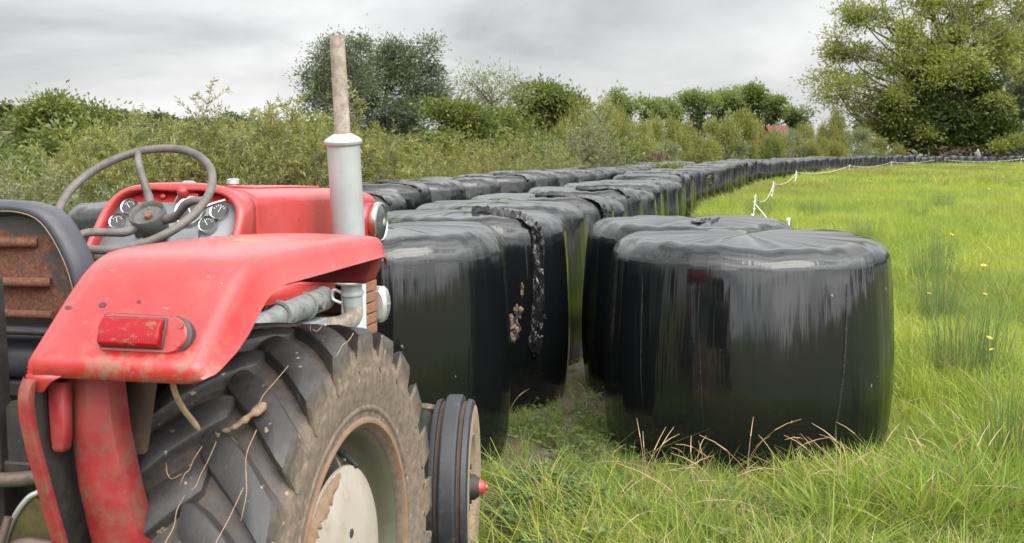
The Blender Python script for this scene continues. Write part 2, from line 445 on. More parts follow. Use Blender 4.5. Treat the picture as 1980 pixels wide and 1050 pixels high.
# ---- rear wheels
def rear_wheel():
    bm = bmesh.new()
    prof = [(0.352, 0.118), (0.366, 0.132), (0.386, 0.136), (0.40, 0.1365), (0.404, 0.141), (0.412, 0.1415), (0.416, 0.139), (0.45, 0.146), (0.49, 0.150), (0.525, 0.148), (0.552, 0.138), (0.571, 0.115), (0.580, 0.08), (0.584, 0.04), (0.585, 0.0)]
    prof = prof + [(r, -h) for r, h in prof[-2::-1]]
    lathe(bm, prof, seg=132)
    N = 22
    for side in (1, -1):
        for k in range(N):
            tip = R(95 + 360 / N * k + (0 if side > 0 else 180 / N))
            st = [(-0.014, 0.572, 0.604, 17.0, 0.026), (0.006, 0.574, 0.610, 15.6, 0.036), (0.035, 0.574, 0.612, 13.0, 0.041), (0.070, 0.571, 0.611, 9.4, 0.043), (0.103, 0.563, 0.608, 5.2, 0.044),
                  (0.130, 0.545, 0.603, 1.6, 0.045), (0.145, 0.525, 0.596, -0.2, 0.044), (0.1505, 0.510, 0.575, -0.8, 0.040), (0.1510, 0.50, 0.550, -1.2, 0.032), (0.1490, 0.49, 0.520, -1.4, 0.018)]
            rows = []
            for x, rb, rt, ph, hw in st:
                a = tip + R(ph)
                ring = []
                for rr, w in ((rb, 1.30), (rb + (rt - rb) * 0.66, 1.10), (rb + (rt - rb) * 0.93, 1.0), (rt, 0.91), (rt, -0.91), (rb + (rt - rb) * 0.93, -1.0), (rb + (rt - rb) * 0.66, -1.10), (rb, -1.30)):
                    aa = a + hw * w * 1.14 / 0.6
                    ring.append((side * x, -rr * math.cos(aa), rr * math.sin(aa)))
                rows.append(ring)
            loft(bm, rows, True, True)
    for v in bm.verts: v.co.x = v.co.x * 1.2 - 0.03        # wide tyre, set inboard of the rim's face
    w = part('rear_wheel', bm, M['tyre'], loc=(0.66, 0, 0.612), angle=50)
    # rim: flange, well and nave
    bm = bmesh.new()
    lathe(bm, [(0.386, 0.120), (0.386, 0.1375), (0.380, 0.1405), (0.372, 0.139), (0.3665, 0.131), (0.364, 0.118)], seg=96)
    obj('rim_flange', bm, M['rim_edge'], w)
    bm = bmesh.new()
    lathe(bm, [(0.3655, 0.122), (0.352, 0.112), (0.342, 0.096), (0.336, 0.078), (0.330, 0.062), (0.315, 0.040), (0.296, 0.026), (0.288, 0.0), (0.290, -0.05), (0.32, -0.07), (0.345, -0.10), (0.365, -0.13)], seg=96)
    obj('rim', bm, M['rim'], w)
    bm = bmesh.new()
    lathe(bm, [(0.0, 0.121), (0.08, 0.120), (0.16, 0.115), (0.22, 0.106), (0.252, 0.098), (0.263, 0.091), (0.2645, 0.086), (0.260, 0.084), (0.2, 0.095), (0.02, 0.105)], seg=80)
    obj('wheel_disc', bm, M['disc'], w)
    # rim clamps between disc and rim
    for k in range(4):
        a = R(-22 + 90 * k)
        bm = bmesh.new()
        Mx = Matrix.Rotation(a, 4, 'X')
        rows = [[(0.010, -0.045, 0.20), (0.075, -0.04, 0.20), (0.075, 0.04, 0.20), (0.010, 0.045, 0.20)],
                [(0.010, -0.042, 0.25), (0.075, -0.034, 0.25), (0.075, 0.034, 0.25), (0.010, 0.042, 0.25)],
                [(0.0, -0.035, 0.300), (0.036, -0.028, 0.302), (0.036, 0.028, 0.302), (0.0, 0.035, 0.300)]]
        loft(bm, [[Mx @ Vector(p) for p in r] for r in rows], True, True)
        tube(bm, [Mx @ Vector((0.055, 0, 0.274)), Mx @ Vector((0.070, 0, 0.278))], 0.009, 6)
        obj('rim_clamp', bm, M['rim'], w, bevel=0.004)
    for a_ in (90, 210, 330):
        a = R(a_)
        bm = bmesh.new()
        y, z = -0.105 * math.cos(a), 0.105 * math.sin(a)
        lathe(bm, [(0.0, 0.1215), (0.011, 0.1210), (0.011, 0.117)], o=(0, y, z), seg=16)
        obj('disc_hole', bm, M['black'], w)
    bm = bmesh.new()
    a = R(112)
    q = Vector((0.0, -math.cos(a), math.sin(a)))
    tube(bm, [q * 0.315 + Vector((0.03, 0, 0)), q * 0.300 + Vector((0.045, 0, 0)), q * 0.292 + Vector((0.060, 0, 0))], [0.012, 0.011, 0.010], 10)
    tube(bm, [q * 0.294 + Vector((0.056, 0, 0)), q * 0.262 + Vector((0.10, 0, 0))], [0.008, 0.0065], 10)
    obj('valve_stem', bm, M['black'], w)
    # mud caked on the disc's upper rear edge
    bm = bmesh.new()
    rows = []
    rng = random.Random(4)
    for i in range(40):
        a = R(22 + 70 * i / 39)
        th = math.sin(math.pi * i / 39) ** 0.6
        r0 = 0.262; wd = (0.026 + 0.022 * rng.random()) * th + 0.004
        row = []
        for j in range(6):
            f = j / 5
            r = r0 - wd * f
            h = np.interp(r, [0.16, 0.22, 0.252, 0.263], [0.115, 0.106, 0.098, 0.091])
            x = h - 0.003 + 0.011 * th * math.sin(math.pi * min(1, f * 0.9 + 0.12)) * (0.6 + 0.6 * rng.random())
            if j == 5: x = h - 0.004
            row.append((x, -r * math.cos(a), r * math.sin(a)))
        rows.append(row)
    loft(bm, rows)
    obj('mud_patch', bm, M['mud'], w, angle=80)
    return w
rw = rear_wheel()
def copy_tree(o, parent=None):
    c = o.copy(); COL.objects.link(c); c.parent = parent
    for ch in o.children: copy_tree(ch, c)
    return c
rw2 = copy_tree(rw, tractor)
rw2.location = (2 * XC - 0.66, 0, 0.612); rw2.scale = (-1, 1, 1)

# ---- front wheels
def front_wheel():
    bm = bmesh.new()
    p = [(0.205, 0.062), (0.225, 0.070), (0.26, 0.080), (0.30, 0.083), (0.332, 0.079), (0.352, 0.072), (0.356, 0.062), (0.357, 0.053), (0.346, 0.049), (0.347, 0.036), (0.370, 0.031), (0.375, 0.024), (0.3755, 0.0)]
    p = p + [(r, -h) for r, h in p[-2::-1]]
    lathe(bm, p, seg=110)
    nb = random.Random(2)
    for f in bm.faces:
        r = math.hypot(f.calc_center_median().y, f.calc_center_median().z)
        f.material_index = 1 if r < 0.335 else (2 if r < 0.3492 and abs(f.calc_center_median().x) < 0.050 else 0)
    w = part('front_wheel', bm, [M['front_tyre'], M['dusty_wall'], M['brown_dirt']], loc=(0.535, 1.81, 0.282), angle=30, rot=(0, 0, R(10)))
    bm = bmesh.new()
    lathe(bm, [(0.215, 0.055), (0.222, 0.070), (0.214, 0.073), (0.203, 0.066), (0.195, 0.045), (0.18, 0.03), (0.12, 0.045), (0.075, 0.055), (0.06, 0.060)], seg=64)
    obj('rim', bm, M['dusty_wall'], w)
    bm = bmesh.new()
    lathe(bm, [(0.055, 0.045), (0.052, 0.080), (0.038, 0.10), (0.03, 0.1005)], seg=28)
    for k in range(6):
        a = R(60 * k)
        tube(bm, [(0.05, 0.085 * math.cos(a), 0.085 * math.sin(a)), (0.064, 0.085 * math.cos(a), 0.085 * math.sin(a))], 0.011, 6)
    obj('hub', bm, M['dark'], w)
    bm = bmesh.new()
    lathe(bm, [(0.034, 0.098), (0.033, 0.106), (0.024, 0.122), (0.014, 0.127), (0.012, 0.134), (0.0, 0.135)], seg=24)
    obj('hub_cap', bm, M['red'], w)
    return w
fw = front_wheel()
fw2 = copy_tree(fw, tractor)
fw2.location = (2 * XC - 0.535, 1.81, 0.37); fw2.scale = (-1, 1, 1); fw2.rotation_euler = (0, 0, R(6))

# ---- fenders
def fender():
    # stations along the outline: (y, z of top, y and z of the outer flange's lower edge)
    S = [(-0.676, 1.222, -0.668, 1.222), (-0.6755, 1.250, -0.666, 1.230), (-0.672, 1.2595, -0.656, 1.234), (-0.663, 1.2675, -0.645, 1.237), (-0.64, 1.286, -0.620, 1.243), (-0.59, 1.326, -0.560, 1.262),
         (-0.54, 1.366, -0.505, 1.288), (-0.49, 1.402, -0.455, 1.322), (-0.45, 1.423, -0.418, 1.346), (-0.41, 1.434, -0.375, 1.361), (-0.36, 1.438, -0.32, 1.367), (-0.25, 1.439, -0.22, 1.367),
         (-0.10, 1.437, -0.10, 1.367), (0.05, 1.433, 0.05, 1.367), (0.20, 1.427, 0.20, 1.367), (0.31, 1.421, 0.29, 1.367), (0.345, 1.416, 0.315, 1.364), (0.366, 1.402, 0.325, 1.358), (0.374, 1.375, 0.328, 1.345)]
    XI, XO, XF = 0.392, 0.742, 0.766
    rows = []
    n = len(S)
    for i, (y, z, yb, zb) in enumerate(S):
        XF = 0.766 - (0.030, 0.014, 0.006)[i] if i < 3 else 0.766
        XO = min(0.742, XF - 0.016)
        crown = 0.004 if 3 < i < n - 3 else 0.0
        row = [(XI, y, z - 0.02), (XI + 0.003, y, z - 0.008), (XI + 0.014, y, z)]
        for k in range(1, 9):
            f = k / 9
            row.append((XI + 0.014 + (XO - 0.03 - XI - 0.014) * f, y, z + crown * math.sin(math.pi * f)))
        row += [(XO - 0.020, y, z), (XO - 0.007, y + (yb - y) * 0.05, z + (zb - z) * 0.05), (XO + 0.001, y + (yb - y) * 0.17, z + (zb - z) * 0.17),
                (XO + 0.008, y + (yb - y) * 0.45, z + (zb - z) * 0.45), (XF - 0.006, y + (yb - y) * 0.85, z + (zb - z) * 0.85), (XF, yb, zb), (XF - 0.006, yb, zb - 0.003)]
        rows.append(row)
    bm = bmesh.new()
    loft(bm, rows)
    f = part('fender', bm, M['red'], solid=0.004, angle=36)
    # front lip hanging below the front edge
    bm = bmesh.new()
    rows = []
    for zz, ins, yy in ((1.405, 0.0, 0.366), (1.37, 0.0, 0.3745), (1.33, 0.006, 0.372), (1.30, 0.02, 0.366), (1.287, 0.045, 0.360)):
        rows.append([(XI + 0.004 + ins * 0.5 + (XO - ins - XI - 0.008 - ins * 0.5) * k / 10, yy - 0.002, zz) for k in range(11)])
    loft(bm, rows)
    obj('front_lip', bm, M['red_old'], f, solid=0.004, angle=60)
    # inner sheet, its rolled rear edge, and the box brace behind the wheel
    edge = [(-0.676, 1.222), (-0.694, 1.195), (-0.694, 1.15), (-0.678, 1.08), (-0.646, 0.98), (-0.612, 0.88), (-0.575, 0.78), (-0.53, 0.66), (-0.48, 0.55)]
    bm = bmesh.new()
    rows = []
    for (y, z) in edge:
        rows.append([(XI + 0.004, y + (0.30 - y) * k / 6, z + (min(1.415, z + 0.16) - z) * k / 6 if False else z) for k in range(7)])
    loft(bm, rows)
    rows = [[(XI + 0.004, y, z) for y, z in ((-0.676, 1.24), (-0.3, 1.42), (0.36, 1.40))], [(XI + 0.004, y, z) for y, z in ((-0.676, 1.235), (-0.3, 1.20), (0.30, 1.20))]]
    loft(bm, rows)
    obj('inner_sheet', bm, M['dark'], f, solid=0.003, angle=60)
    bm = bmesh.new()
    rows = []
    for (y, z) in smooth_path([(0, y, z) for y, z in edge], 3) and [(p.y, p.z) for p in smooth_path([(0, y, z) for y, z in edge], 3)]:
        rows.append([(XI - 0.006, y - 0.002, z), (XI + 0.002, y - 0.012, z - 0.002), (XI + 0.022, y - 0.010, z - 0.002), (XI + 0.026, y + 0.004, z)])
    loft(bm, rows)
    obj('rolled_edge', bm, M['red_old'], f, solid=0.003, angle=50)
    bm = bmesh.new()
    rows = []
    for z, y, xa, xb in ((1.232, -0.585, 0.425, 0.500), (1.20, -0.590, 0.424, 0.502), (1.10, -0.592, 0.425, 0.512), (0.98, -0.585, 0.432, 0.53), (0.86, -0.565, 0.442, 0.548), (0.72, -0.53, 0.452, 0.56), (0.58, -0.48, 0.46, 0.56)):
        rows.append([(xa - 0.004, y + 0.05, z), (xa, y, z), (xa + 0.02, y - 0.012, z), (xa + (xb - xa) * 0.55, y - 0.014, z), (xb, y + 0.006, z), (xb + 0.006, y + 0.06, z)])
    loft(bm, rows)
    obj('brace', bm, M['red_old'], f, solid=0.004, angle=30)
    bm = bmesh.new()
    rows = []
    for z, s in ((1.205, 0), (1.10, 0.002), (1.075, 0.004), (1.068, 0.006)):
        rows.append([(0.404 + s, -0.634, z), (0.412 + s, -0.642, z), (0.446 - s * 2, -0.640, z), (0.450 - s * 2, -0.62, z)])
    loft(bm, rows)
    obj('brace_tab', bm, M['red_old'], f, solid=0.004)
    # dark sheet closing the wheel arch further in
    bm = bmesh.new()
    rows = [[(x, -0.43 + 0.10 * k / 8 if False else -0.44 + 0.05 * math.sin(k), 1.40 - 0.95 * k / 8) for x in (0.41, 0.455, 0.462, 0.50)] for k in range(9)]
    loft(bm, rows)
    obj('wheel_arch_sheet', bm, M['brown_dirt'], f, solid=0.003)
    bm = bmesh.new()
    loft(bm, [[(XI - 0.001, -0.6775, 1.226), (XI + 0.075, -0.6775, 1.226)], [(XI, -0.680, 1.212), (XI + 0.052, -0.6795, 1.214)], [(XI + 0.001, -0.684, 1.196), (XI + 0.036, -0.683, 1.194)]])
    obj('corner_tab', bm, M['red'], f, solid=0.004)
    # punched holes: dark plugs a hair above the sheet on the rear slope
    def slope_pt(x, y):
        return Vector((x, y, np.interp(y, [s[0] for s in S], [s[1] for s in S])))
    for x, y, rx, ry in ((0.417, -0.573, 0.0085, 0.0045), (0.489, -0.568, 0.0085, 0.007), (0.563, -0.560, 0.0045, 0.004)):
        bm = bmesh.new()
        sl = (slope_pt(x, y + 0.01) - slope_pt(x, y - 0.01)).normalized()
        nr = Vector((1, 0, 0)).cross(sl)
        c = slope_pt(x, y) + nr * 0.0016 + Vector((0, 0, 0.004 * math.sin(math.pi * (x - 0.406) / 0.306)))
        vs = [bm.verts.new(c + Vector((1, 0, 0)) * rx * math.cos(a) + sl * ry * math.sin(a)) for a in [2 * math.pi * k / 14 for k in range(14)]]
        bm.faces.new(vs)
        obj('bolt_hole', bm, M['black'], f)
    return f
fd = fender()

# ---- tail light on the right fender's rear slope
sl = Vector((0, 0.30, 0.954)).normalized(); nrm = Vector((1, 0, 0)).cross(sl).normalized()
o_ = Vector((0.607, -0.6235, 1.301))
def on_slope(u, v, h): return o_ + Vector((1, 0, 0)) * u + sl * v + nrm * h
out = [(-0.074, -0.032), (-0.068, -0.037), (0.07, -0.037)] + [(0.072 + 0.036 * math.cos(a), -0.001 + 0.036 * math.sin(a)) for a in [R(-80 + 20 * k) for k in range(9)]] + [(0.06, 0.035), (-0.064, 0.037), (-0.073, 0.032)]
bm = bmesh.new()
loft(bm, [[on_slope(u * s, v * s, h) for u, v in out] for s, h in ((1.0, -0.005), (1.03, 0.014), (1.03, 0.019), (1.0, 0.021))], True, True)
tl = part('tail_light', bm, M['black'])
bm = bmesh.new()
loft(bm, [[on_slope(u * s, v * s, h) for u, v in out] for s, h in ((0.96, -0.03), (0.96, 0.024), (0.93, 0.027))], True, True)
for v_ in (0.017, -0.017):
    tube(bm, [on_slope(0.092, v_, 0.026), on_slope(0.092, v_, 0.031)], 0.006, 8)
obj('base_plate', bm, M['red'], tl)
bm = bmesh.new()
loft(bm, [[on_slope(u, v, h) for u, v in ((-0.069, -0.030), (0.061, -0.030), (0.064, 0.030), (-0.068, 0.030))] for h in (0.024, 0.031)], True, True)
obj('gasket', bm, M['black'], tl, bevel=0.003)
bm = bmesh.new()
rows = []
for u, s_ in ((-0.067, 0.86), (-0.064, 1.0), (0.056, 1.0), (0.059, 0.86)):
    rows.append([on_slope(u, v * s_, 0.026 + (h - 0.026) * s_) for v, h in ((-0.027, 0.026), (-0.0275, 0.042), (-0.023, 0.047), (0.012, 0.047), (0.0265, 0.038), (0.0275, 0.026))])
loft(bm, rows, True, True)
obj('lens', bm, M['lens'], tl, bevel=0.003)
fd2 = copy_tree(fd, tractor)
fd2.location = (2 * XC, 0, 0); fd2.scale = (-1, 1, 1)
tl2 = copy_tree(tl, tractor)
tl2.location = (2 * XC, 0, 0); tl2.scale = (-1, 1, 1)

# ---- bonnet and dash cowl
def arch(y, w, top, low, sh, n=9):
    """open ring from low left over the top to low right"""
    pts = [(XC - w, y, low)]
    pts.append((XC - w, y, low + (top - low) * 0.45))
    for k in range(n + 1):
        a = math.pi - math.pi * k / n
        cx = (w - sh) * (1 if math.cos(a) > 0 else -1) if abs(math.cos(a)) > 1e-6 else 0
        pts.append((XC + (w - sh) * (1 if k > n / 2 else -1) + sh * math.cos(a), y, top - sh * 0.62 + sh * 0.62 * math.sin(a)))
    pts += [(XC + w, y, low + (top - low) * 0.45), (XC + w, y, low)]
    return pts
bm = bmesh.new()
rows = []
for y, w, top, low, sh in ((0.74, 0.222, 1.530, 1.16, 0.10), (0.80, 0.219, 1.526, 1.16, 0.09), (0.92, 0.2165, 1.520, 1.16, 0.075), (1.2, 0.216, 1.513, 1.158, 0.072), (1.55, 0.216, 1.502, 1.152, 0.072), (1.80, 0.216, 1.488, 1.15, 0.075), (1.90, 0.212, 1.478, 1.15, 0.078), (1.955, 0.202, 1.462, 1.15, 0.08), (1.985, 0.185, 1.435, 1.155, 0.085), (1.995, 0.165, 1.40, 1.16, 0.09)):
    rows.append(arch(y, w, top, low, sh))
V = loft(bm, rows)
bm.faces.new(V[-1])
hood = part('bonnet', bm, M['red'], solid=0.004, angle=50)
bm = bmesh.new()
fl = []
for y, za in ((1.00, 1.5245), (1.25, 1.5185), (1.52, 1.5095)):
    fl.append([(XC - 0.11, y, za), (XC + 0.03, y, za + 0.003), (XC + 0.125, y - 0.04 * (y < 1.1), za)])
loft(bm, fl)
obj('filler_flap', bm, M['red'], hood, solid=0.010, bevel=0.003)
for px_, y in ((-0.125, 0.98), (-0.12, 1.30)):
    bm = bmesh.new()
    lathe(bm, [(0.020, 0.0), (0.020, 0.014), (0.026, 0.018), (0.025, 0.032), (0.016, 0.038), (0, 0.039)], o=(XC + px_, y, 1.505), axis=(0, 0, 1), seg=20)
    obj('cap', bm, M['chrome'], hood)
bm = bmesh.new()
rows = [[(XC + s, y, z) for y, z in ((0.76, 1.165), (1.45, 1.155))] for s in (0.217, 0.2165)]
rows = [[(XC + 0.2155, 0.80, 1.20), (XC + 0.2155, 1.42, 1.19)], [(XC + 0.221, 0.80, 1.19), (XC + 0.221, 1.42, 1.18)], [(XC + 0.221, 0.80, 1.15), (XC + 0.221, 1.42, 1.115)], [(XC + 0.205, 0.80, 1.145), (XC + 0.205, 1.42, 1.11)]]
loft(bm, rows, False)
obj('side_panel', bm, M['red'], hood, solid=0.004)
# nose: lower front cheeks
bm = bmesh.new()
rows = []
for z, ya, w in ((1.30, 1.997, 0.205), (1.24, 1.992, 0.203), (1.19, 1.975, 0.198), (1.155, 1.945, 0.19), (1.135, 1.90, 0.183)):
    rows.append([(XC + w + 0.003, 1.72, z), (XC + w + 0.003, ya - 0.08, z), (XC + w - 0.012, ya - 0.02, z), (XC + w - 0.05, ya + 0.006, z), (XC - w + 0.05, ya + 0.006, z), (XC - w + 0.012, ya - 0.02, z), (XC - w - 0.003, ya - 0.08, z), (XC - w - 0.003, 1.72, z)])
loft(bm, rows)
obj('nose_cheeks', bm, M['red'], hood, solid=0.004, angle=45)

# cowl arch around the dash: a rolled rim that grows out of the bonnet
def dash_outline(grow=0.0, lo=1.30):
    P = [(-0.322, lo), (-0.305, 1.38), (-0.283, 1.465), (-0.243, 1.517), (-0.175, 1.540), (-0.064, 1.546), (0.06, 1.542), (0.125, 1.527), (0.170, 1.502), (0.197, 1.462), (0.20, 1.40), (0.19, lo)]
    C0 = Vector((XC, 1.42))
    out = []
    for x, z in P:
        v = Vector((x, z)) - C0
        L = v.length
        v = v * ((L + grow) / L)
        out.append((C0.x + v.x, C0.y + v.y))
    pts = [p.xy for p in (Vector((a, b, 0)) for a, b in out)]
    sm = smooth_path([(a, b, 0) for a, b in out], 4)
    return [(p.x, p.y) for p in sm]
def dash_y(z): return 0.60 + (z - 1.36) * 0.52
rows = []
N_ = len(dash_outline())
hood_ring = arch(0.76, 0.2225, 1.530, 1.16, 0.10, 36)
def ring(g, dy): return [(x, dash_y(z) + dy, z) for x, z in dash_outline(g)]
def resamp(pts, n):
    P = [Vector(p) for p in pts]
    d = [0]
    for a, b in zip(P, P[1:]): d.append(d[-1] + (b - a).length)
    out = []
    for k in range(n):
        t = d[-1] * k / (n - 1)
        i = max(0, min(len(P) - 2, int(np.searchsorted(d, t)) - 1))
        f = (t - d[i]) / max(1e-9, d[i + 1] - d[i])
        out.append(P[i].lerp(P[i + 1], f))
    return out
bm = bmesh.new()
r_out = ring(0.0, 0.02)
hr = [(x, y, z) for x, y, z in resamp([p for p in hood_ring if p[2] > 1.29], N_)]
rows = [hr, [tuple(Vector(a).lerp(Vector(b), 0.5)) for a, b in zip(hr, ring(0.0, 0.035))], ring(0.0, 0.022), ring(-0.001, 0.006), ring(-0.006, -0.004), ring(-0.014, -0.007), ring(-0.024, -0.002), ring(-0.030, 0.012), ring(-0.034, 0.040), ring(-0.036, 0.055)]
loft(bm, rows)
cowl = part('dash_cowl', bm, M['red'], angle=60, solid=0.003)
# grey panel set into the cowl
bm = bmesh.new()
inner = ring(-0.030, 0.048)
def cut_top(p):  # the panel stops short of the arch: red band above it
    return p
zt = 1.484
pan = [(x, dash_y(min(z, zt)) + 0.030, min(z, zt)) for x, y, z in inner]
vs = [bm.verts.new(p) for p in pan]
bm.faces.new(vs)
panel = part('dash_panel', bm, M['grey'], solid=0.003)
bm = bmesh.new()
rows = [[(x, dash_y(z) + 0.050, z) for x, y, z in inner], [(x, dash_y(min(z, zt)) + 0.0305, min(z, zt - 0.002)) for x, y, z in inner]]
loft(bm, rows)
obj('red_surround', bm, M['red'], cowl)
pn = Vector((0, -1, 0.52)).normalized()              # panel normal, towards the driver
pu = Vector((0, 0.52, 1)).normalized()
def on_panel(x, z, h=0.0): return Vector((x, dash_y(z) + 0.030, z)) + pn * h
def gauge(x, z, r, tall=0.012, ticks=7, a0=-60, needle=20):
    c = on_panel(x, z, 0.001)
    bm = bmesh.new()
    lathe(bm, [(r * 1.05, -0.004), (r * 1.05, tall), (r, tall + 0.004), (r * 0.88, tall + 0.002), (r * 0.85, tall - 0.003)], o=c, axis=pn, seg=36)
    g = obj('gauge', bm, M['chrome'], panel)
    bm = bmesh.new()
    lathe(bm, [(r * 0.86, tall - 0.002), (0, tall - 0.002)], o=c, axis=pn, seg=36)
    obj('dial_face', bm, M['dial'], panel)
    bm = bmesh.new()
    X = Vector((1, 0, 0))
    def dp(rad, ang, w0, rad2):
        d = X * math.sin(ang) + pu * math.cos(ang); s = X * math.cos(ang) - pu * math.sin(ang)
        b = c + pn * (tall - 0.0008)
        vs = [bm.verts.new(b + d * rad - s * w0), bm.verts.new(b + d * rad + s * w0), bm.verts.new(b + d * rad2 + s * w0), bm.verts.new(b + d * rad2 - s * w0)]
        bm.faces.new(vs)
    for k in range(ticks):
        dp(r * 0.58, R(a0 + (-2 * a0) * k / (ticks - 1)), r * 0.035, r * 0.76)
    dp(-r * 0.15, R(needle), r * 0.035, r * 0.55)
    obj('dial_marks', bm, M['white'], panel)
for gx, gz, gr, tall in ((-0.203, 1.466, 0.026, 0.010), (-0.232, 1.421, 0.025, 0.010), (0.008, 1.455, 0.049, 0.010), (0.106, 1.456, 0.028, 0.010), (0.082, 1.412, 0.026, 0.022)):
    gauge(gx, gz, gr, tall, 9 if gr > 0.04 else 6, needle=random.Random(int(gx * 1000)).uniform(-50, 50))
# tachometer is wider than tall on the panel: ignition switch, lever slot
bm = bmesh.new()
c = Vector((-0.020, dash_y(1.505) + 0.036, 1.503))
lathe(bm, [(0.030, 0.0), (0.030, 0.012), (0.024, 0.016), (0.018, 0.020), (0.018, 0.034), (0.015, 0.044), (0.007, 0.050), (0, 0.051)], o=c, axis=pn, seg=28)
box(bm, c.x + 0.01, c.x + 0.045, c.y - 0.018, c.y - 0.004, c.z - 0.016, c.z + 0.010)
obj('starter_knob', bm, M['red'], cowl, bevel=0.003)
bm = bmesh.new()
tube(bm, smooth_path([(-0.035, c.y - 0.03, 1.507), (-0.045, c.y - 0.03, 1.49), (-0.052, c.y - 0.028, 1.478)], 4), 0.002, 6)
obj('knob_wire', bm, M['steel'], cowl)
bm = bmesh.new()
tube(bm, smooth_path([(0.02, 0.56, 1.415), (0.07, 0.575, 1.452), (0.11, 0.60, 1.480), (0.158, 0.615, 1.496)], 5), [0.007] * 8 + [0.006] * 8, 10)
thr = part('throttle_lever', bm, M['chrome'])
bm = bmesh.new()
rows = [[on_panel(x, z, h) for x, z in ((-0.03, 1.40), (0.055, 1.40), (0.055, 1.36), (0.03, 1.33), (-0.05, 1.33))] for h in (0.0, 0.012)]
loft(bm, rows, True, True)
obj('panel_plate', bm, M['grey'], panel, bevel=0.003)
for q in ((-0.06, 1.40), (-0.15, 1.405)):
    bm = bmesh.new()
    lathe(bm, [(0.012, 0), (0.012, 0.010), (0.006, 0.014), (0.006, 0.03), (0, 0.031)], o=on_panel(q[0], q[1] - 0.02), axis=pn, seg=14)
    obj('switch', bm, M['black'], panel)
for q in ((-0.10, 1.503), (0.135, 1.492)):
    bm = bmesh.new()
    lathe(bm, [(0.010, 0), (0.010, 0.004), (0.005, 0.008), (0, 0.0085)], o=Vector((q[0], dash_y(q[1]) + 0.030, q[1])), axis=pn, seg=12)
    obj('screw', bm, M['red'], cowl)

# ---- steering wheel
axv = Vector((0, -math.sin(R(38)), math.cos(R(38))))
hubc = Vector((XC, 0.503, 1.452))
rimc = hubc + axv * 0.075 + Vector((-0.012, 0, 0))
_, su, sv = frame(axv)
su = Vector((1, 0, 0)); sv = axv.cross(su).normalized()
bm = bmesh.new()
RW = 0.228
tube(bm, [rimc + (su * math.cos(2 * math.pi * k / 72) + sv * math.sin(2 * math.pi * k / 72)) * RW for k in range(72)], 0.0125, 14, closed=True)
sw = part('steering_wheel', bm, M['wheel_grip'])
for ang in (112, 238, -3):
    a = R(ang)
    d = su * math.cos(a) + sv * math.sin(a)
    bm = bmesh.new()
    tube(bm, smooth_path([hubc - axv * 0.012 + d * 0.036, hubc + axv * 0.004 + d * 0.09, rimc - axv * 0.012 + d * 0.17, rimc + d * (RW - 0.004)], 5), [0.014] * 6 + [0.012] * 6 + [0.011] * 4, 12)
    obj('spoke', bm, M['wheel_grip'], sw)
bm = bmesh.new()
lathe(bm, [(0.026, -0.075), (0.042, -0.060), (0.052, -0.02), (0.0545, 0.012), (0.0515, 0.017), (0.047, 0.013), (0.043, 0.002), (0.018, -0.004), (0.0, -0.004)], o=hubc, axis=axv, seg=40)
obj('hub', bm, M['hub_grey'], sw)
bm = bmesh.new()
lathe(bm, [(0.0125, -0.006), (0.0125, 0.006), (0.010, 0.009), (0, 0.009)], o=hubc, axis=axv, seg=6)
obj('hub_nut', bm, M['rust_nut'], sw, angle=20)
bm = bmesh.new()
tube(bm, [hubc - axv * 0.05, hubc - axv * 0.34], 0.022, 16)
tube(bm, [hubc - axv * 0.16, hubc - axv * 0.34], 0.034, 16)
obj('column', bm, M['dark'], sw)

# ---- exhaust stack
bm = bmesh.new()
ax_ = Vector((-0.002, -0.035, 0.335)).normalized()
b0 = Vector((0.30, 1.285, 1.20)); 
def ex(h): return b0 + ax_ * h
L_m = 0.485
lathe(bm, [(0.030, -0.005), (0.058, 0.0), (0.058, L_m - 0.02), (0.062, L_m - 0.018), (0.0665, L_m - 0.012), (0.0665, L_m - 0.004), (0.060, L_m + 0.004), (0.040, L_m + 0.016), (0.030, L_m + 0.022)], o=b0, axis=ax_, seg=40)
ex_o = part('exhaust', bm, M['silver'])
bm = bmesh.new()
tube(bm, [ex(L_m + 0.012), ex(L_m + 0.03), ex(L_m + 0.18), ex(L_m + 0.358)], [0.030, 0.0272, 0.0268, 0.0255], 28, cap=False)
lathe(bm, [(0.0255, 0), (0.0215, 0), (0.0215, -0.12), (0.0, -0.12)], o=ex(L_m + 0.358), axis=ax_, seg=28)
obj('tail_pipe', bm, M['pipe'], ex_o)
bm = bmesh.new()
lathe(bm, [(0.050, -0.012), (0.064, -0.012), (0.0665, -0.006), (0.064, 0.0), (0.050, 0.002)], o=ex(-0.012), axis=ax_, seg=36)
obj('flange', bm, M['silver'], ex_o)
bm = bmesh.new()
tube(bm, [ex(-0.012), ex(-0.06), ex(-0.11)], [0.037, 0.036, 0.0355], 28)
obj('neck_pipe', bm, M['silver'], ex_o)
bm = bmesh.new()
lathe(bm, [(0.034, -0.012), (0.041, -0.010), (0.0425, -0.004), (0.041, 0.004), (0.034, 0.006)], o=ex(-0.062), axis=ax_, seg=30)
p0 = ex(-0.064)
tube(bm, smooth_path([p0 + Vector((-0.03, -0.02, 0)), p0 + Vector((-0.058, -0.03, 0.012)), p0 + Vector((-0.062, -0.03, -0.02)), p0 + Vector((-0.03, -0.03, -0.035))], 5), 0.006, 8)
obj('clamp', bm, M['silver'], ex_o)
bm = bmesh.new()
tube(bm, smooth_path([ex(-0.10), ex(-0.14), ex(-0.165) + Vector((-0.012, -0.01, 0)), ex(-0.185) + Vector((-0.05, -0.02, 0)), ex(-0.19) + Vector((-0.12, -0.03, 0))], 5), 0.035, 24)
obj('elbow', bm, M['pipe'], ex_o)

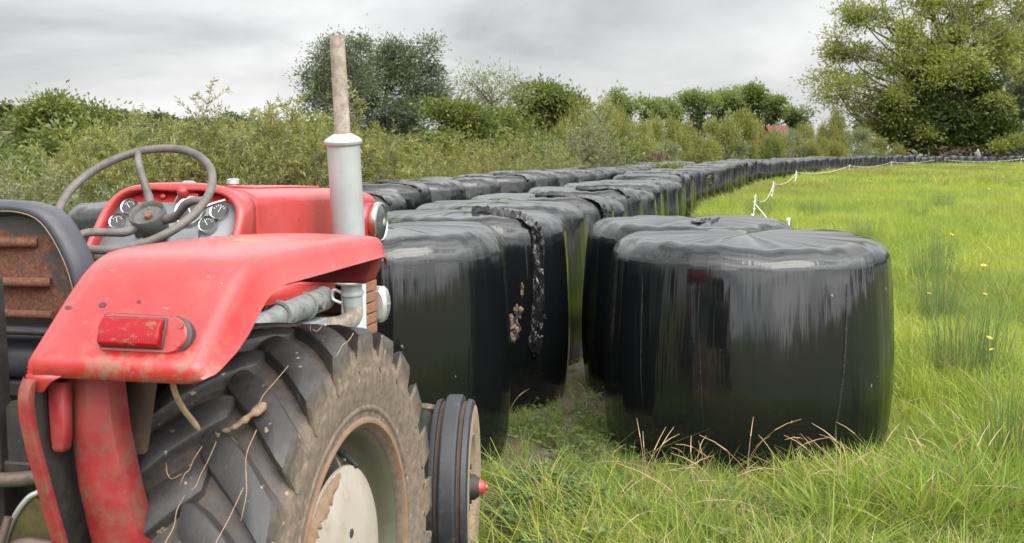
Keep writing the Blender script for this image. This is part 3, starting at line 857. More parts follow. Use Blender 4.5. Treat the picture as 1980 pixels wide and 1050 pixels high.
# ---- headlamp on the bonnet's cheek, side lamp below, grille
def lamp(y, z):
    bm = bmesh.new()
    o = (XC + 0.212, y, z)
    lathe(bm, [(0.070, -0.005), (0.080, 0.004), (0.0845, 0.022), (0.083, 0.034), (0.074, 0.038), (0.070, 0.034)], o=o, seg=40)
    l = part('headlamp', bm, M['chrome'])
    bm = bmesh.new()
    lathe(bm, [(0.071, 0.034), (0.05, 0.041), (0.025, 0.045), (0, 0.046)], o=o, seg=40)
    obj('lens', bm, M['lamp_glass'], l)
    bm = bmesh.new()
    lathe(bm, [(0.016, 0.047), (0.010, 0.050), (0, 0.051)], o=o, seg=12)
    obj('bulb_cover', bm, M['steel'], l)
    return l
l1 = lamp(1.872, 1.352)
l2 = copy_tree(l1, tractor)
l2.location = (2 * XC, 0, 0); l2.scale = (-1, 1, 1)
bm = bmesh.new()
box(bm, XC + 0.17, XC + 0.205, 1.60, 1.80, 0.55, 1.16)
box(bm, XC - 0.205, XC - 0.17, 1.60, 1.80, 0.55, 1.16)
rad = part('radiator_side', bm, M['pale_grey'], bevel=0.006)
bm = bmesh.new()
for k in range(10):
    z = 1.155 - 0.045 * k
    box(bm, XC - 0.20, XC + 0.205, 1.802, 1.92 + 0.006 * (k % 2), z - 0.040, z)
part('grille', bm, M['wood'], bevel=0.003)
bm = bmesh.new()
rows = []
for y, s in ((1.935, 0.75), (1.95, 1.0), (1.99, 1.0), (2.012, 0.9), (2.02, 0.7)):
    rows.append([(XC + 0.19 + 0.05 * s * math.cos(a) * (1.0), y, 1.00 + 0.075 * s * max(-1, min(1, 1.25 * math.sin(a)))) for a in [2 * math.pi * k / 24 for k in range(24)]])
loft(bm, rows, True, True)
sl1 = part('side_lamp', bm, M['steel'])
bm = bmesh.new()
rows = []
for y in (1.945, 2.00):
    rows.append([(XC + 0.19 + 0.062, y, 0.94 + 0.12 * k / 6) for k in range(7)])
box(bm, XC + 0.236, XC + 0.2425, 1.952, 1.992, 0.998, 1.004)
obj('rib', bm, M['steel'], sl1)
sl2 = copy_tree(sl1, tractor); sl2.location = (2 * XC, 0, 0); sl2.scale = (-1, 1, 1)

# ---- engine seen under the bonnet
bm = bmesh.new()
box(bm, XC - 0.14, XC + 0.14, 0.62, 1.60, 0.50, 0.98)
box(bm, XC - 0.10, XC + 0.10, 0.70, 1.50, 0.98, 1.09)
eng = part('engine_block', bm, M['engine'], bevel=0.015)
bm = bmesh.new()
tube(bm, smooth_path([(0.16, 0.70, 1.085), (0.185, 0.82, 1.098), (0.19, 1.0, 1.105), (0.19, 1.22, 1.110), (0.185, 1.30, 1.112)], 4), [0.034] * 6 + [0.042] * 8 + [0.045] * 3, 18)
for y in (0.9, 1.12):
    lathe(bm, [(0.040, -0.006), (0.050, -0.005), (0.050, 0.005), (0.040, 0.006)], o=(0.19, y, 1.107), axis=(0, 1, 0), seg=20)
tube(bm, [(0.215, 1.16, 1.107), (0.245, 1.16, 1.107)], 0.016, 10)
obj('air_pipe', bm, M['air'], eng)
bm = bmesh.new()
box(bm, 0.15, 0.235, 0.86, 1.22, 1.01, 1.055)
for k in range(5):
    tube(bm, [(0.236, 0.90 + 0.07 * k, 1.03), (0.246, 0.90 + 0.07 * k, 1.03)], 0.012, 6)
obj('manifold', bm, M['grey'], eng, bevel=0.006)
bm = bmesh.new()
box(bm, XC - 0.17, XC + 0.17, -0.12, 0.64, 0.42, 0.86)
tube(bm, [(XC - 0.62, 0, 0.612), (XC + 0.62, 0, 0.612)], 0.085, 20)
tube(bm, [(XC - 0.2, 0, 0.612), (XC + 0.2, 0, 0.612)], 0.19, 24)
box(bm, XC - 0.15, XC + 0.15, -0.30, 0.05, 0.70, 0.92)
part('gearbox', bm, M['dark'], bevel=0.012)
bm = bmesh.new()
box(bm, XC - 0.10, XC + 0.10, 1.58, 2.02, 0.36, 0.56)
tube(bm, [(XC - 0.50, 1.81, 0.34), (XC + 0.50, 1.81, 0.30)], 0.035, 12)
for s in (-1, 1):
    tube(bm, [(XC + s * 0.46, 1.81, 0.28), (XC + s * 0.46, 1.79, 0.62)], 0.028, 12)
part('front_axle', bm, M['engine'], bevel=0.008)
bm = bmesh.new()
tube(bm, smooth_path([(0.385, 1.79, 0.44), (0.392, 1.80, 0.53), (0.415, 1.805, 0.585), (0.432, 1.81, 0.605)], 5), [0.024] * 10 + [0.028] * 6, 14)
lathe(bm, [(0.03, 0), (0.042, 0.002), (0.044, 0.012), (0.034, 0.016), (0, 0.017)], o=(0.425, 1.805, 0.600), axis=(0.15, 0.05, 1), seg=18)
part('steering_arm', bm, M['olive'])

# ---- seat
bm = bmesh.new()
def back_outline(s, y, dz=0.0):
    cx, w, z0, z1, r = XC + 0.02, 0.240, 1.22, 1.536, 0.12
    half = [(p.x, p.y) for p in smooth_path([(0.20, z0, 0), (0.255, z0 + 0.05, 0), (0.270, 1.31, 0), (0.258, 1.385, 0), (0.227, 1.458, 0), (0.188, 1.508, 0), (0.130, 1.530, 0), (0.05, z1, 0)], 4)]
    P = [(cx - x, z) for x, z in half] + [(cx + x, z) for x, z in half[::-1]]
    C0 = (cx, (z0 + z1) / 2)
    out = []
    for x, z in P:
        dx, dzv = x - C0[0], z - C0[1]
        L = math.hypot(dx, dzv)
        f = (L - s) / L
        out.append((C0[0] + dx * f, y + 0.10 * (C0[1] + dzv * f - 1.38) * -0.6, C0[1] + dzv * f))
    return out
rows = [back_outline(s, y) for s, y in ((0.036, -0.262), (0.032, -0.272), (0.018, -0.278), (0.006, -0.272), (0.0, -0.252), (0.004, -0.20), (0.03, -0.165), (0.08, -0.150), (0.16, -0.150))]
V = loft(bm, rows, True)
bm.faces.new(V[-1])
seat = part('seat', bm, M['vinyl'], angle=60)
bm = bmesh.new()
r1 = back_outline(0.033, -0.258); r2 = back_outline(0.044, -0.248)
vs = [bm.verts.new(p) for p in r2]; bm.faces.new(vs)
loft(bm, [r1, r2], True)
obj('back_panel', bm, M['rust_panel'], seat)
bm = bmesh.new()
tube(bm, [(XC - 0.20, -0.262, 1.437), (XC + 0.0, -0.266, 1.437), (XC + 0.14, -0.260, 1.438), (XC + 0.16, -0.250, 1.438)], 0.0125, 12)
tube(bm, [(XC - 0.20, -0.262, 1.345), (XC + 0.0, -0.266, 1.345), (XC + 0.17, -0.262, 1.347), (XC + 0.19, -0.252, 1.347)], 0.0115, 12)
tube(bm, [(XC - 0.2, -0.262, 1.272), (XC + 0.20, -0.262, 1.272)], 0.010, 12)
obj('back_rib', bm, M['rust_panel'], seat)
bm = bmesh.new()
r1 = [Vector(p) + Vector((0, -0.0015, 0)) for p in back_outline(0.0275, -0.2758)]
tube(bm, r1, 0.0013, 6, closed=True)
obj('stitching', bm, M['dusty_wall'], seat)
bm = bmesh.new()
rows = []
for z, s in ((1.10, 0.03), (1.115, 0.0), (1.15, -0.012), (1.19, 0.0), (1.21, 0.03)):
    rows.append([(XC + x * (0.235 - s), 0.03 + y * (0.23 - s), z) for x, y in ((-1, -0.8), (-0.8, -1), (0.8, -1), (1, -0.8), (1, 0.8), (0.8, 1), (-0.8, 1), (-1, 0.8))])
loft(bm, rows, True, True)
obj('cushion', bm, M['vinyl'], seat, angle=60)
bm = bmesh.new()
box(bm, XC - 0.21, XC + 0.21, -0.20, 0.22, 1.06, 1.10)
box(bm, XC - 0.12, XC + 0.12, -0.10, 0.15, 0.90, 1.06)
box(bm, XC - 0.20, XC + 0.21, -0.275, -0.262, 1.225, 1.24)
obj('seat_base', bm, M['dark'], seat, bevel=0.006)

# ---- steel upright, linkage and plumbing behind the seat
bm = bmesh.new()
box(bm, 0.085, 0.190, -0.47, -0.42, 0.80, 1.378)
part('upright', bm, M['dark'], bevel=0.006, rot=(0, R(-1.2), 0))
bm = bmesh.new()
rows = []
for y in (-0.455, -0.449):
    rows.append([(0.176, y, 0.985), (0.176, y, 1.10)] + [(0.205 + 0.03 * math.cos(a), y, 1.09 + 0.03 * math.sin(a)) for a in [R(150 - 30 * k) for k in range(6)]] + [(0.236, y, 1.00), (0.22, y, 0.975)])
loft(bm, rows, True, True)
br = part('bracket', bm, M['dark'])
for z in (1.03, 1.075):
    bm = bmesh.new(); lathe(bm, [(0.0, 0.0015), (0.007, 0.0015), (0.007, 0)], o=(0.21, -0.455, z), axis=(0, -1, 0), seg=12)
    obj('bolt_hole', bm, M['black'], br)
bm = bmesh.new()
box(bm, -0.20, 0.23, -0.46, -0.30, 0.955, 0.985)
part('cross_bar', bm, M['dark'], bevel=0.005)
bm = bmesh.new()
tube(bm, smooth_path([(0.06, -0.50, 0.955), (0.16, -0.50, 0.955), (0.24, -0.49, 0.96), (0.34, -0.47, 0.975), (0.385, -0.46, 0.98)], 4), 0.0165, 12)
tube(bm, [(0.12, -0.50, 0.955), (0.175, -0.50, 0.955)], 0.026, 12)
part('lift_pipe', bm, M['brown_pipe'])
bm = bmesh.new()
rows = []
for y in (-0.52, -0.508):
    rows.append([(0.285, y, 0.935), (0.272, y, 0.925), (0.235, y, 0.88), (0.205, y, 0.80), (0.195, y, 0.70), (0.30, y, 0.70), (0.318, y, 0.80), (0.318, y, 0.90)])
loft(bm, rows, True, True)
lv = part('quadrant_plate', bm, M['olive'])
bm = bmesh.new()
tube(bm, smooth_path([(0.296, -0.522, 0.945), (0.268, -0.524, 0.928), (0.232, -0.524, 0.88), (0.202, -0.524, 0.80), (0.190, -0.524, 0.70)], 4), 0.006, 8)
obj('quadrant_rim', bm, M['steel'], lv)
bm = bmesh.new()
tube(bm, smooth_path([(0.19, -0.56, 0.70), (0.225, -0.56, 0.78), (0.25, -0.56, 0.83), (0.29, -0.56, 0.848), (0.345, -0.555, 0.843)], 5), 0.0125, 12)
lathe(bm, [(0.013, -0.008), (0.019, -0.006), (0.019, 0.006), (0.013, 0.008)], o=(0.225, -0.56, 0.78), axis=(0.4, 0, 0.9), seg=14)
part('hydraulic_pipe', bm, M['brown_pipe'])
bm = bmesh.new()
tube(bm, smooth_path([(0.10, -0.57, 0.74), (0.15, -0.57, 0.80), (0.19, -0.56, 0.86)], 4), 0.010, 10)
tube(bm, smooth_path([(0.15, -0.58, 0.76), (0.20, -0.58, 0.80), (0.23, -0.575, 0.83), (0.25, -0.56, 0.90)], 4), 0.009, 10)
part('hose', bm, M['brown_pipe'])
bm = bmesh.new()
lathe(bm, [(0.04, -0.05), (0.075, -0.04), (0.075, 0.04), (0.04, 0.05)], o=(0.08, -0.54, 0.93), axis=(1, 0, 0), seg=20)
tube(bm, [(0.05, -0.54, 0.93), (0.02, -0.60, 0.60)], 0.03, 10)
part('lift_arm', bm, M['brown_pipe'])
bm = bmesh.new()
box(bm, -0.30, 0.36, -0.30, -0.26, 0.55, 0.95)
part('rear_bulkhead', bm, M['dark'], bevel=0.01)
bm = bmesh.new()
box(bm, -0.44, -0.15, 0.20, 0.75, 0.50, 0.52)
box(bm, 0.10, 0.385, 0.20, 0.75, 0.50, 0.52)
part('footplate', bm, M['dark'], bevel=0.004)

# ------------------------------------------------------------------ ground
def gh(x, y):
    """height of the ground"""
    x = np.asarray(x, float); y = np.asarray(y, float)
    h = 0.03 * np.sin(x * 0.9 + 1.3) * np.sin(y * 0.7) * np.clip((y - 8) / 10, 0, 1)
    d2 = (x + 0.17) ** 2 + (y - 4.52) ** 2
    h = h - 0.105 * np.exp(-d2 / 0.16)                 # rut under the near front wheel
    left = np.clip((-(x - 0.30 * y) - 9) / 60, 0, 1)    # land falls away beyond the hedge
    h = h - 6.0 * left ** 1.3
    return h
def axis_pts(near, far, n0, n1, start=0.0):
    a = np.linspace(start, near, n0)
    b = near * (far / near) ** np.linspace(0, 1, n1)[1:]
    return np.concatenate([a, b])
xs = axis_pts(14, 2500, 90, 46); xs = np.concatenate([-xs[:0:-1], xs])
ys = axis_pts(14, 3500, 90, 50); ys = np.concatenate([-axis_pts(14, 600, 20, 20)[:0:-1], ys])
GX, GY = np.meshgrid(xs, ys, indexing='ij')
GZ = gh(GX, GY)
nx, ny = GX.shape
idx = np.arange(nx * ny).reshape(nx, ny)
q = np.stack([idx[:-1, :-1], idx[1:, :-1], idx[1:, 1:], idx[:-1, 1:]], -1).reshape(-1, 4)
def ground_mat():
    t = MT('turf_and_soil'); p = t.pos()
    a = t.noise(p, 0.35, 5, 0.6); b = t.noise(p, 6, 6, 0.65); f = t.noise(p, 60, 4, 0.7)
    grass = t.mix(t.rng(a, 0.35, 0.65), C4(0.075, 0.105, 0.018), C4(0.115, 0.125, 0.025))
    grass = t.mix(t.rng(b, 0.4, 0.7), grass, C4(0.05, 0.06, 0.015))
    soil = t.mix(t.rng(f, 0.35, 0.65), C4(0.05, 0.038, 0.026), C4(0.135, 0.11, 0.08))
    sx = t.n('ShaderNodeSeparateXYZ', {0: p})
    # trodden path between the row and the two loose bales, and the soil by the front wheel
    cx = t.math('SUBTRACT', sx.outputs[0], t.math('MULTIPLY_ADD', sx.outputs[1], 0.15))
    n = t.t.nodes.new('ShaderNodeMath'); n.operation = 'MULTIPLY_ADD'
    t.set(n, 0, sx.outputs[1]); n.inputs[1].default_value = 0.17; n.inputs[2].default_value = -0.83
    d = t.math('ABSOLUTE', t.math('SUBTRACT', sx.outputs[0], n.outputs[0]))
    k = t.math('MULTIPLY', t.rng(t.math('ADD', d, t.math('MULTIPLY', b, 0.25)), 0.62, 0.28), t.rng(sx.outputs[1], 12, 9))
    k = t.math('MULTIPLY', k, t.rng(b, 0.3, 0.55, 0.45, 1.0))
    col = t.mix(k, grass, soil)
    t.pbr(Base_Color=col, Roughness=0.95, Normal=t.bump(f, 0.6, 0.02))
    return t.m
M['ground'] = ground_mat()
g_o = np_obj('ground', np.stack([GX, GY, GZ], -1).reshape(-1, 3), q, M['ground'], smooth=True)
tag(g_o, kind='structure')

# ------------------------------------------------------------------ wrapped bales
def film():
    t = MT('black_stretch_film'); c = t.coord()
    sx = t.n('ShaderNodeSeparateXYZ', {0: c})
    xy = t.n('ShaderNodeCombineXYZ', {0: sx.outputs[0], 1: sx.outputs[1], 2: 0.0}).outputs[0]
    nv = t.n('ShaderNodeVectorMath', {0: xy}, operation='NORMALIZE').outputs[0]
    rnd = t.n('ShaderNodeObjectInfo').outputs['Random']
    off = t.math('MULTIPLY', rnd, 37.0)
    z2 = t.math('ADD', t.math('MULTIPLY', sx.outputs[2], 0.05), off)
    xn = t.n('ShaderNodeSeparateXYZ', {0: nv})
    v = t.n('ShaderNodeCombineXYZ', {0: xn.outputs[0], 1: xn.outputs[1], 2: z2}).outputs[0]
    v3 = t.n('ShaderNodeCombineXYZ', {0: xn.outputs[0], 1: xn.outputs[1], 2: t.math('ADD', t.math('MULTIPLY', sx.outputs[2], 0.12), off)}).outputs[0]
    s1 = t.noise(v, 55, 2, 0.6)          # fine vertical drawing lines of the film
    s2 = t.noise(v3, 13, 2, 0.5)         # broader wrinkles running down the side
    s3 = t.noise(t.mapv(c, (1, 1, 0.45)), 2.4, 1, 0.5)          # lumps of the silage under the film
    top = t.rng(t.math('SQRT', t.math('ADD', t.math('MULTIPLY', sx.outputs[0], sx.outputs[0]), t.math('MULTIPLY', sx.outputs[1], sx.outputs[1]))), 0.0, 0.45, 0.05, 1.0)
    flat = t.rng(sx.outputs[2], 1.10, 1.16, 1.0, 0.45)
    n = t.bump(s3, 0.16, 0.05)
    n = t.bump(s2, t.math('MULTIPLY', t.math('MULTIPLY', top, flat), 0.24), 0.020, n)
    n = t.bump(s1, t.math('MULTIPLY', t.math('MULTIPLY', top, flat), 0.08), 0.008, n)
    # every pulled strand of film leans a little differently
    v4 = t.n('ShaderNodeCombineXYZ', {0: xn.outputs[0], 1: xn.outputs[1], 2: t.math('ADD', t.math('MULTIPLY', sx.outputs[2], 0.03), off)}).outputs[0]
    tilt = t.math('MULTIPLY', t.math('SUBTRACT', t.noise(v4, 34, 4, 0.7), 0.5), t.math('MULTIPLY', flat, 0.032))
    n = t.n('ShaderNodeVectorMath', {0: n, 1: t.n('ShaderNodeCombineXYZ', {2: tilt}).outputs[0]}, operation='ADD').outputs[0]
    n = t.n('ShaderNodeVectorMath', {0: n}, operation='NORMALIZE').outputs[0]
    dust = t.math('MULTIPLY', t.rng(t.noise(c, 5, 6, 0.7), 0.42, 0.75), t.rng(sx.outputs[2], 1.08, 1.20, 0.02, 1.0))
    col = t.mix(t.math('MULTIPLY', dust, 0.30), C4(0.005, 0.0055, 0.006), C4(0.045, 0.045, 0.047))
    spk = t.rng(t.noise(c, 26, 1, 0.3), 0.80, 0.83)
    col = t.mix(t.math('MULTIPLY', spk, 0.6), col, C4(0.22, 0.2, 0.15))
    t.pbr(Base_Color=col, Roughness=t.math('ADD', t.rng(s2, 0.3, 0.7, 0.07, 0.13), t.math('MULTIPLY', dust, 0.05)), Normal=n,
          IOR=1.58, Anisotropic=0.5, Anisotropic_Rotation=0.0, Tangent=t.n('ShaderNodeTangent', direction_type='RADIAL', axis='Z').outputs[0])
    return t.m
M['film'] = film()
def crumple_film():
    t = MT('crumpled_film'); c = t.coord()
    n = t.bump(t.noise(c, 30, 4, 0.6, 1.0), 0.5, 0.012)
    t.pbr(Base_Color=C4(0.012, 0.012, 0.013), Roughness=0.16, IOR=1.6, Normal=n)
    return t.m
M['film_tail'] = crumple_film()
M['old_straw'] = worn('old_silage', (0.20, 0.145, 0.085), 0.9, dirt=(0.04, 0.03, 0.02), dirt_amt=1.0, scale=40, bump=0.8)

def bale_surface(Rd, H, seed):
    """returns f(angle, s) -> point; s in 0..1 from the ground up over the shoulder to the middle of the top"""
    rng = np.random.default_rng(seed)
    sh = 0.125 + 0.035 * rng.random(); shx = 0.125 + 0.04 * rng.random()
    ph = rng.random(12) * 6.28
    lean = (rng.random(2) - 0.5) * 0.03
    prof = []
    A_, z0_ = 0.066, 0.36
    def side(z):
        zn = z / H
        return Rd * (1 - A_ * max(0, (zn - z0_) / (1 - z0_)) ** 1.7 - 0.055 * max(0, (z0_ - zn) / z0_) ** 2.0)
    ze = H - sh
    for _ in range(4):                                   # the shoulder's curve starts in line with the side
        m = (side(ze - 0.01) - side(ze)) / 0.01
        a0 = math.atan(m * sh / shx)
        ze = H - sh + sh * math.sin(a0)
    for z in np.linspace(0.0, ze, 16):
        prof.append((side(z), z))
    r0 = prof[-1][0] - shx * math.cos(a0)
    for a in np.linspace(a0, math.pi / 2, 11)[1:]:
        prof.append((r0 + shx * math.cos(a), H - sh + sh * math.sin(a)))
    r1 = prof[-1][0]
    for f in np.linspace(0, 1, 12)[1:]:
        prof.append((r1 * (1 - f) + 1e-4 * f, H + 0.012 * math.sin(min(1, f * 1.6) * math.pi / 2)))
    P = np.array(prof)
    def pt(a, i):
        r, z = P[i]
        rr = r
        side = 1.0 if i < 26 else max(0.0, 1 - (i - 26) / 11)
        zz = z / H
        rr = r * (1 + 0.012 * math.sin(2 * a + ph[0]) * side + 0.010 * math.sin(3 * a + ph[1] + zz * 1.5) + 0.006 * math.sin(7 * a + ph[2] + zz * 2) * side + 0.0028 * math.sin(23 * a + ph[3] + 1.5 * zz) * side + 0.002 * math.sin(41 * a + ph[4]) * side)
        z2 = z
        if i > 15:
            z2 = z + (0.008 * math.sin(2 * a + ph[5]) + 0.005 * math.sin(5 * a + ph[6]) + 0.004 * math.sin(11 * a + ph[7]) + 0.003 * math.sin(26 * a + ph[8])) * min(1, (i - 15) / 6) * min(1, r / 0.45)
        return (rr * math.cos(a) + lean[0] * zz, rr * math.sin(a) + lean[1] * zz, z2)
    return pt, len(P)

def bale_mesh(Rd, H, seed, seg=112):
    pt, n = bale_surface(Rd, H, seed)
    V = np.array([[pt(2 * math.pi * k / seg, i) for k in range(seg)] for i in range(n)]).reshape(-1, 3)
    idx = np.arange(n * seg).reshape(n, seg)
    nxt = np.roll(idx, -1, 1)
    q = np.stack([idx[:-1], nxt[:-1], nxt[1:], idx[1:]], -1).reshape(-1, 4)
    return V, q

BALES = []      # footprints: x, y, r
def bale(x, y, Rd, H, seed, label, group, rot=0.0):
    V, q = bale_mesh(Rd, H, seed)
    o = np_obj('wrapped_bale', V, q, M['film'], smooth=True)
    o.location = (x, y, float(gh(x, y)) - 0.01)
    o.rotation_euler = (0, 0, rot)
    tag(o, label, 'bale', group)
    BALES.append((x, y, Rd))
    return o

def strip(o, Rd, H, seed, path, width, sd, thick=0.012, name='film_tail', ruffle=1.0, lift=0.016):
    """crumpled ribbon of loose film lying on the bale: path = [(angle in degrees, profile index 0..36)]"""
    pt, n = bale_surface(Rd, H, seed)
    rng = random.Random(sd)
    ctr = [Vector(pt(R(a), min(n - 1, int(i)))) for a, i in path]
    sm = smooth_path(ctr, 13)
    c0 = Vector((0, 0, H * 0.45))
    rows = []
    for k, p in enumerate(sm):
        d = (sm[min(k + 1, len(sm) - 1)] - sm[max(k - 1, 0)]).normalized()
        rad = Vector((p.x, p.y, 0)).normalized()
        f = np.clip((p.z - (H - 0.16)) / 0.12, 0, 1)
        nr = (rad * (1 - f) + Vector((0, 0, 1)) * f).normalized()
        s = d.cross(nr).normalized()
        w = width * (0.75 + 0.35 * mnoise.noise(Vector((k * 0.13, sd, 0)))) * (1.0 if 3 < k < len(sm) - 3 else 0.6)
        row = []
        m = 17
        for j in range(m):
            u = j / (m - 1) - 0.5
            fold = 0.010 * math.sin(j * 1.25 + 0.12 * k + sd) + 0.018 * mnoise.noise(Vector((j * 0.55, k * 0.16, sd))) + 0.014 * mnoise.noise(Vector((j * 1.1, k * 0.42, sd + 9)))
            row.append(p + s * (u * w + 0.006 * mnoise.noise(Vector((k * 0.8, j, 3)))) + nr * (lift + ruffle * fold) * (1 - 0.9 * (abs(u) * 2) ** 6) + Vector((rng.uniform(-1, 1), rng.uniform(-1, 1), rng.uniform(-1, 1))) * 0.0014)
        rows.append(row)
    bm = bmesh.new()
    loft(bm, rows)
    obj(name, bm, M['film_tail'], o, angle=32, solid=0.004)

GA = 'wrapped bales of the long row beside the field'
GB = 'wrapped bales of the second row behind the tractor'
GR = 'two loose wrapped bales on the grass'

# the two loose bales in the grass
b = bale(1.305, 6.27, 0.795, 1.180, 11, 'nearest black wrapped bale on the right, standing alone in long grass', GR)
pt, n_ = bale_surface(0.795, 1.180, 11)
for path, w_ in (([(-62, 14), (-63, 11), (-65, 7), (-68, 3), (-70, 1)], 0.006), ([(-146, 17), (-145, 12), (-144, 7), (-142, 3)], 0.004), ([(-118, 11), (-117, 7), (-116, 4)], 0.003)):
    pts = smooth_path([Vector(pt(R(a), i)) * 1.001 for a, i in path], 6)
    bm = bmesh.new(); tube(bm, pts, [w_ * (0.4 + 0.6 * math.sin(math.pi * (k + 1) / (len(pts) + 1))) for k in range(len(pts))], 6)
    obj('film_fold', bm, M['film_tail'], b)
b = bale(1.235, 7.82, 0.742, 1.175, 23, 'black wrapped bale half hidden behind the nearest right bale', GR)
strip(b, 0.742, 1.175, 23, [(262, 28), (275, 30), (300, 33), (320, 33)], 0.06, 8, ruffle=0.5, lift=0.003)
strip(b, 0.742, 1.175, 23, [(285, 29), (300, 31), (330, 32)], 0.05, 9, ruffle=0.5, lift=0.003)

# long row: the first ones read off one by one, then on along the field's edge
b = bale(-0.715, 6.22, 0.725, 1.235, 31, 'black wrapped bale right beside the front of the tractor', GA)
b = bale(-0.315, 7.62, 0.72, 1.235, 42, 'black wrapped bale with a loose crumpled film tail and a torn straw patch', GA)
strip(b, 0.72, 1.235, 42, [(-70, 31), (-58, 27), (-50, 23), (-47, 19), (-46, 15), (-47, 12), (-48, 9), (-50, 7), (-51, 5)], 0.135, 2, ruffle=1.35)
strip(b, 0.72, 1.235, 42, [(-75, 31), (-62, 28), (-48, 27)], 0.10, 12, ruffle=1.6)
pt, n_ = bale_surface(0.72, 1.235, 42)
rs = random.Random(5)
def torn_mat():
    t = MT('torn_silage'); c = t.coord()
    k = t.rng(t.noise(c, 26, 6, 0.75), 0.46, 0.60)
    f = t.noise(t.mapv(c, (1, 1, 0.4)), 150, 3, 0.6)
    col = t.mix(k, C4(0.006, 0.006, 0.006), t.mix(t.rng(f, 0.35, 0.65), C4(0.10, 0.065, 0.035), C4(0.38, 0.28, 0.17)))
    t.pbr(Base_Color=col, Roughness=0.85, Normal=t.bump(f, 0.8, 0.006))
    return t.m
M['torn'] = torn_mat()
for a_, z_, w_, h_ in ((-62.8, 0.555, 0.055, 0.105), (-60.6, 0.665, 0.040, 0.060), (-58.2, 0.79, 0.018, 0.055), (-64.5, 0.62, 0.025, 0.045)):
    zi = [pt(R(a_), i)[2] for i in range(17)]
    def on_side(da, dz, h):
        aa = R(a_) + da / 0.72
        i = float(np.interp(z_ + dz, zi, range(17))); i0 = min(15, int(i)); f = i - i0
        p = Vector(pt(aa, i0)).lerp(Vector(pt(aa, i0 + 1)), f)
        return p + Vector((p.x, p.y, 0)).normalized() * h
    bm = bmesh.new()
    rows = []
    for s_, h in ((1.0, 0.0008), (0.9, 0.004), (0.6, 0.003), (0.3, 0.003), (0.02, 0.003)):
        rows.append([on_side(w_ * s_ * math.cos(t_) * (0.72 + 0.55 * mnoise.noise(Vector((3 * math.cos(t_), 3 * math.sin(t_), a_)))), h_ * s_ * math.sin(t_) * (0.72 + 0.55 * mnoise.noise(Vector((3 * math.cos(t_), 3 * math.sin(t_), a_ + 7)))), h + (0.004 * mnoise.noise(Vector((s_ * 9, t_ * 5, a_))) if s_ < 0.95 else 0)) for t_ in [2 * math.pi * k / 40 for k in range(40)]])
    loft(bm, rows, True)
    obj('straw_patch', bm, M['torn'], b, angle=80)
b = bale(-0.105, 9.0, 0.715, 1.235, 53, 'third bale of the long row, smooth top, behind the one with the loose film tail', GA)
b = bale(0.225, 10.4, 0.72, 1.225, 64, 'fourth bale of the long row, a crumpled film strip down its right edge', GA)
strip(b, 0.72, 1.225, 64, [(-95, 31), (-62, 28), (-46, 25), (-38, 21), (-34, 17), (-33, 13), (-33, 9)], 0.14, 21, ruffle=0.9)

def march(poly, step, start):
    P = [Vector((a, b, 0)) for a, b in poly]
    P = smooth_path(P, 10)
    out = []; acc = -start; 
    for a, b in zip(P, P[1:]):
        L = (b - a).length
        while acc + L >= 0 and L > 0:
            t = -acc / L
            if t > 1: break
            out.append(a.lerp(b, t)); acc -= step
        acc += L
    return out
rowA = march([(0.225, 10.4), (1.40, 16), (2.57, 22), (4.1, 29.7), (6.7, 38), (9.85, 50), (15.7, 64), (23.6, 82), (33, 98), (43.5, 108), (54, 115), (66, 121)], 1.40, 1.40)
rr_ = random.Random(77)
for k, p in enumerate(rowA):
    d = p.y
    if k < 3: lab = ['fifth bale of the long row, seen just past the loose bales', 'sixth bale of the long row with film flaps on top', 'seventh bale of the long row, flaps of film on its top'][k]
    elif d < 34: lab = 'black wrapped bale in the closely packed middle of the long row'
    elif d < 66: lab = 'black wrapped bale where the long row runs beside the white posts'
    elif d < 100: lab = 'small far black bale of the row below the bushes and ash tree'
    else: lab = 'tiny far black bale at the end of the row under the dark trees'
    H = 1.21 - 0.09 * rr_.random() if d < 45 else 1.18 - 0.13 * rr_.random()
    if d > 100: H -= 0.1
    if 17 < d < 34: H -= 0.06
    Rd = 0.69 + 0.06 * rr_.random()
    o = bale(p.x + rr_.uniform(-.06, .06), p.y + rr_.uniform(-.04, .04), Rd, H, 100 + k, lab, GA)
    if d < 40 and k in (1, 2, 4, 7, 9, 12):
        a0 = rr_.uniform(-120, -60)
        strip(o, Rd, H, 100 + k, [(a0, 31), (a0 + 25, 28), (a0 + 50, 26), (a0 + 62, 22), (a0 + 66, 17 if k % 2 else 24)], 0.10, 30 + k, ruffle=1.0)
rowB = [(-3.0, 9.55), (-1.78, 11.55), (-2.62, 13.0), (-1.74, 14.75), (-1.35, 16.2), (-0.85, 17.6), (-0.30, 19.0), (0.15, 20.4), (0.6, 21.8), (1.05, 23.2), (1.42, 24.6), (1.75, 26.0), (2.1, 27.4), (2.45, 28.8), (2.85, 30.2), (3.2, 31.6), (3.55, 33.0), (3.95, 34.4), (4.45, 35.8), (4.95, 37.1), (5.5, 38.4)]
labsB = {0: 'bale seen through the steering wheel, left of the dash', 1: 'front bale of the second row, right of the exhaust stack', 2: 'bale peeping over the bonnet left of the exhaust stack', 3: 'bale of the second row with a film seam at its right end'}
for k, (x, y) in enumerate(rowB):
    H = 1.215 if y < 20 else 1.21 + 0.03 * rr_.random()
    Rd = 0.72
    o = bale(x, y, Rd, H, 300 + k, labsB.get(k, 'bale top in the second row, between the long row and the hedge'), GB)
    if k in (1, 3, 6, 10):
        strip(o, Rd, H, 300 + k, [(-90, 31), (-60, 28), (-42, 25), (-35, 21), (-32, 16)], 0.09, 60 + k, ruffle=0.7)

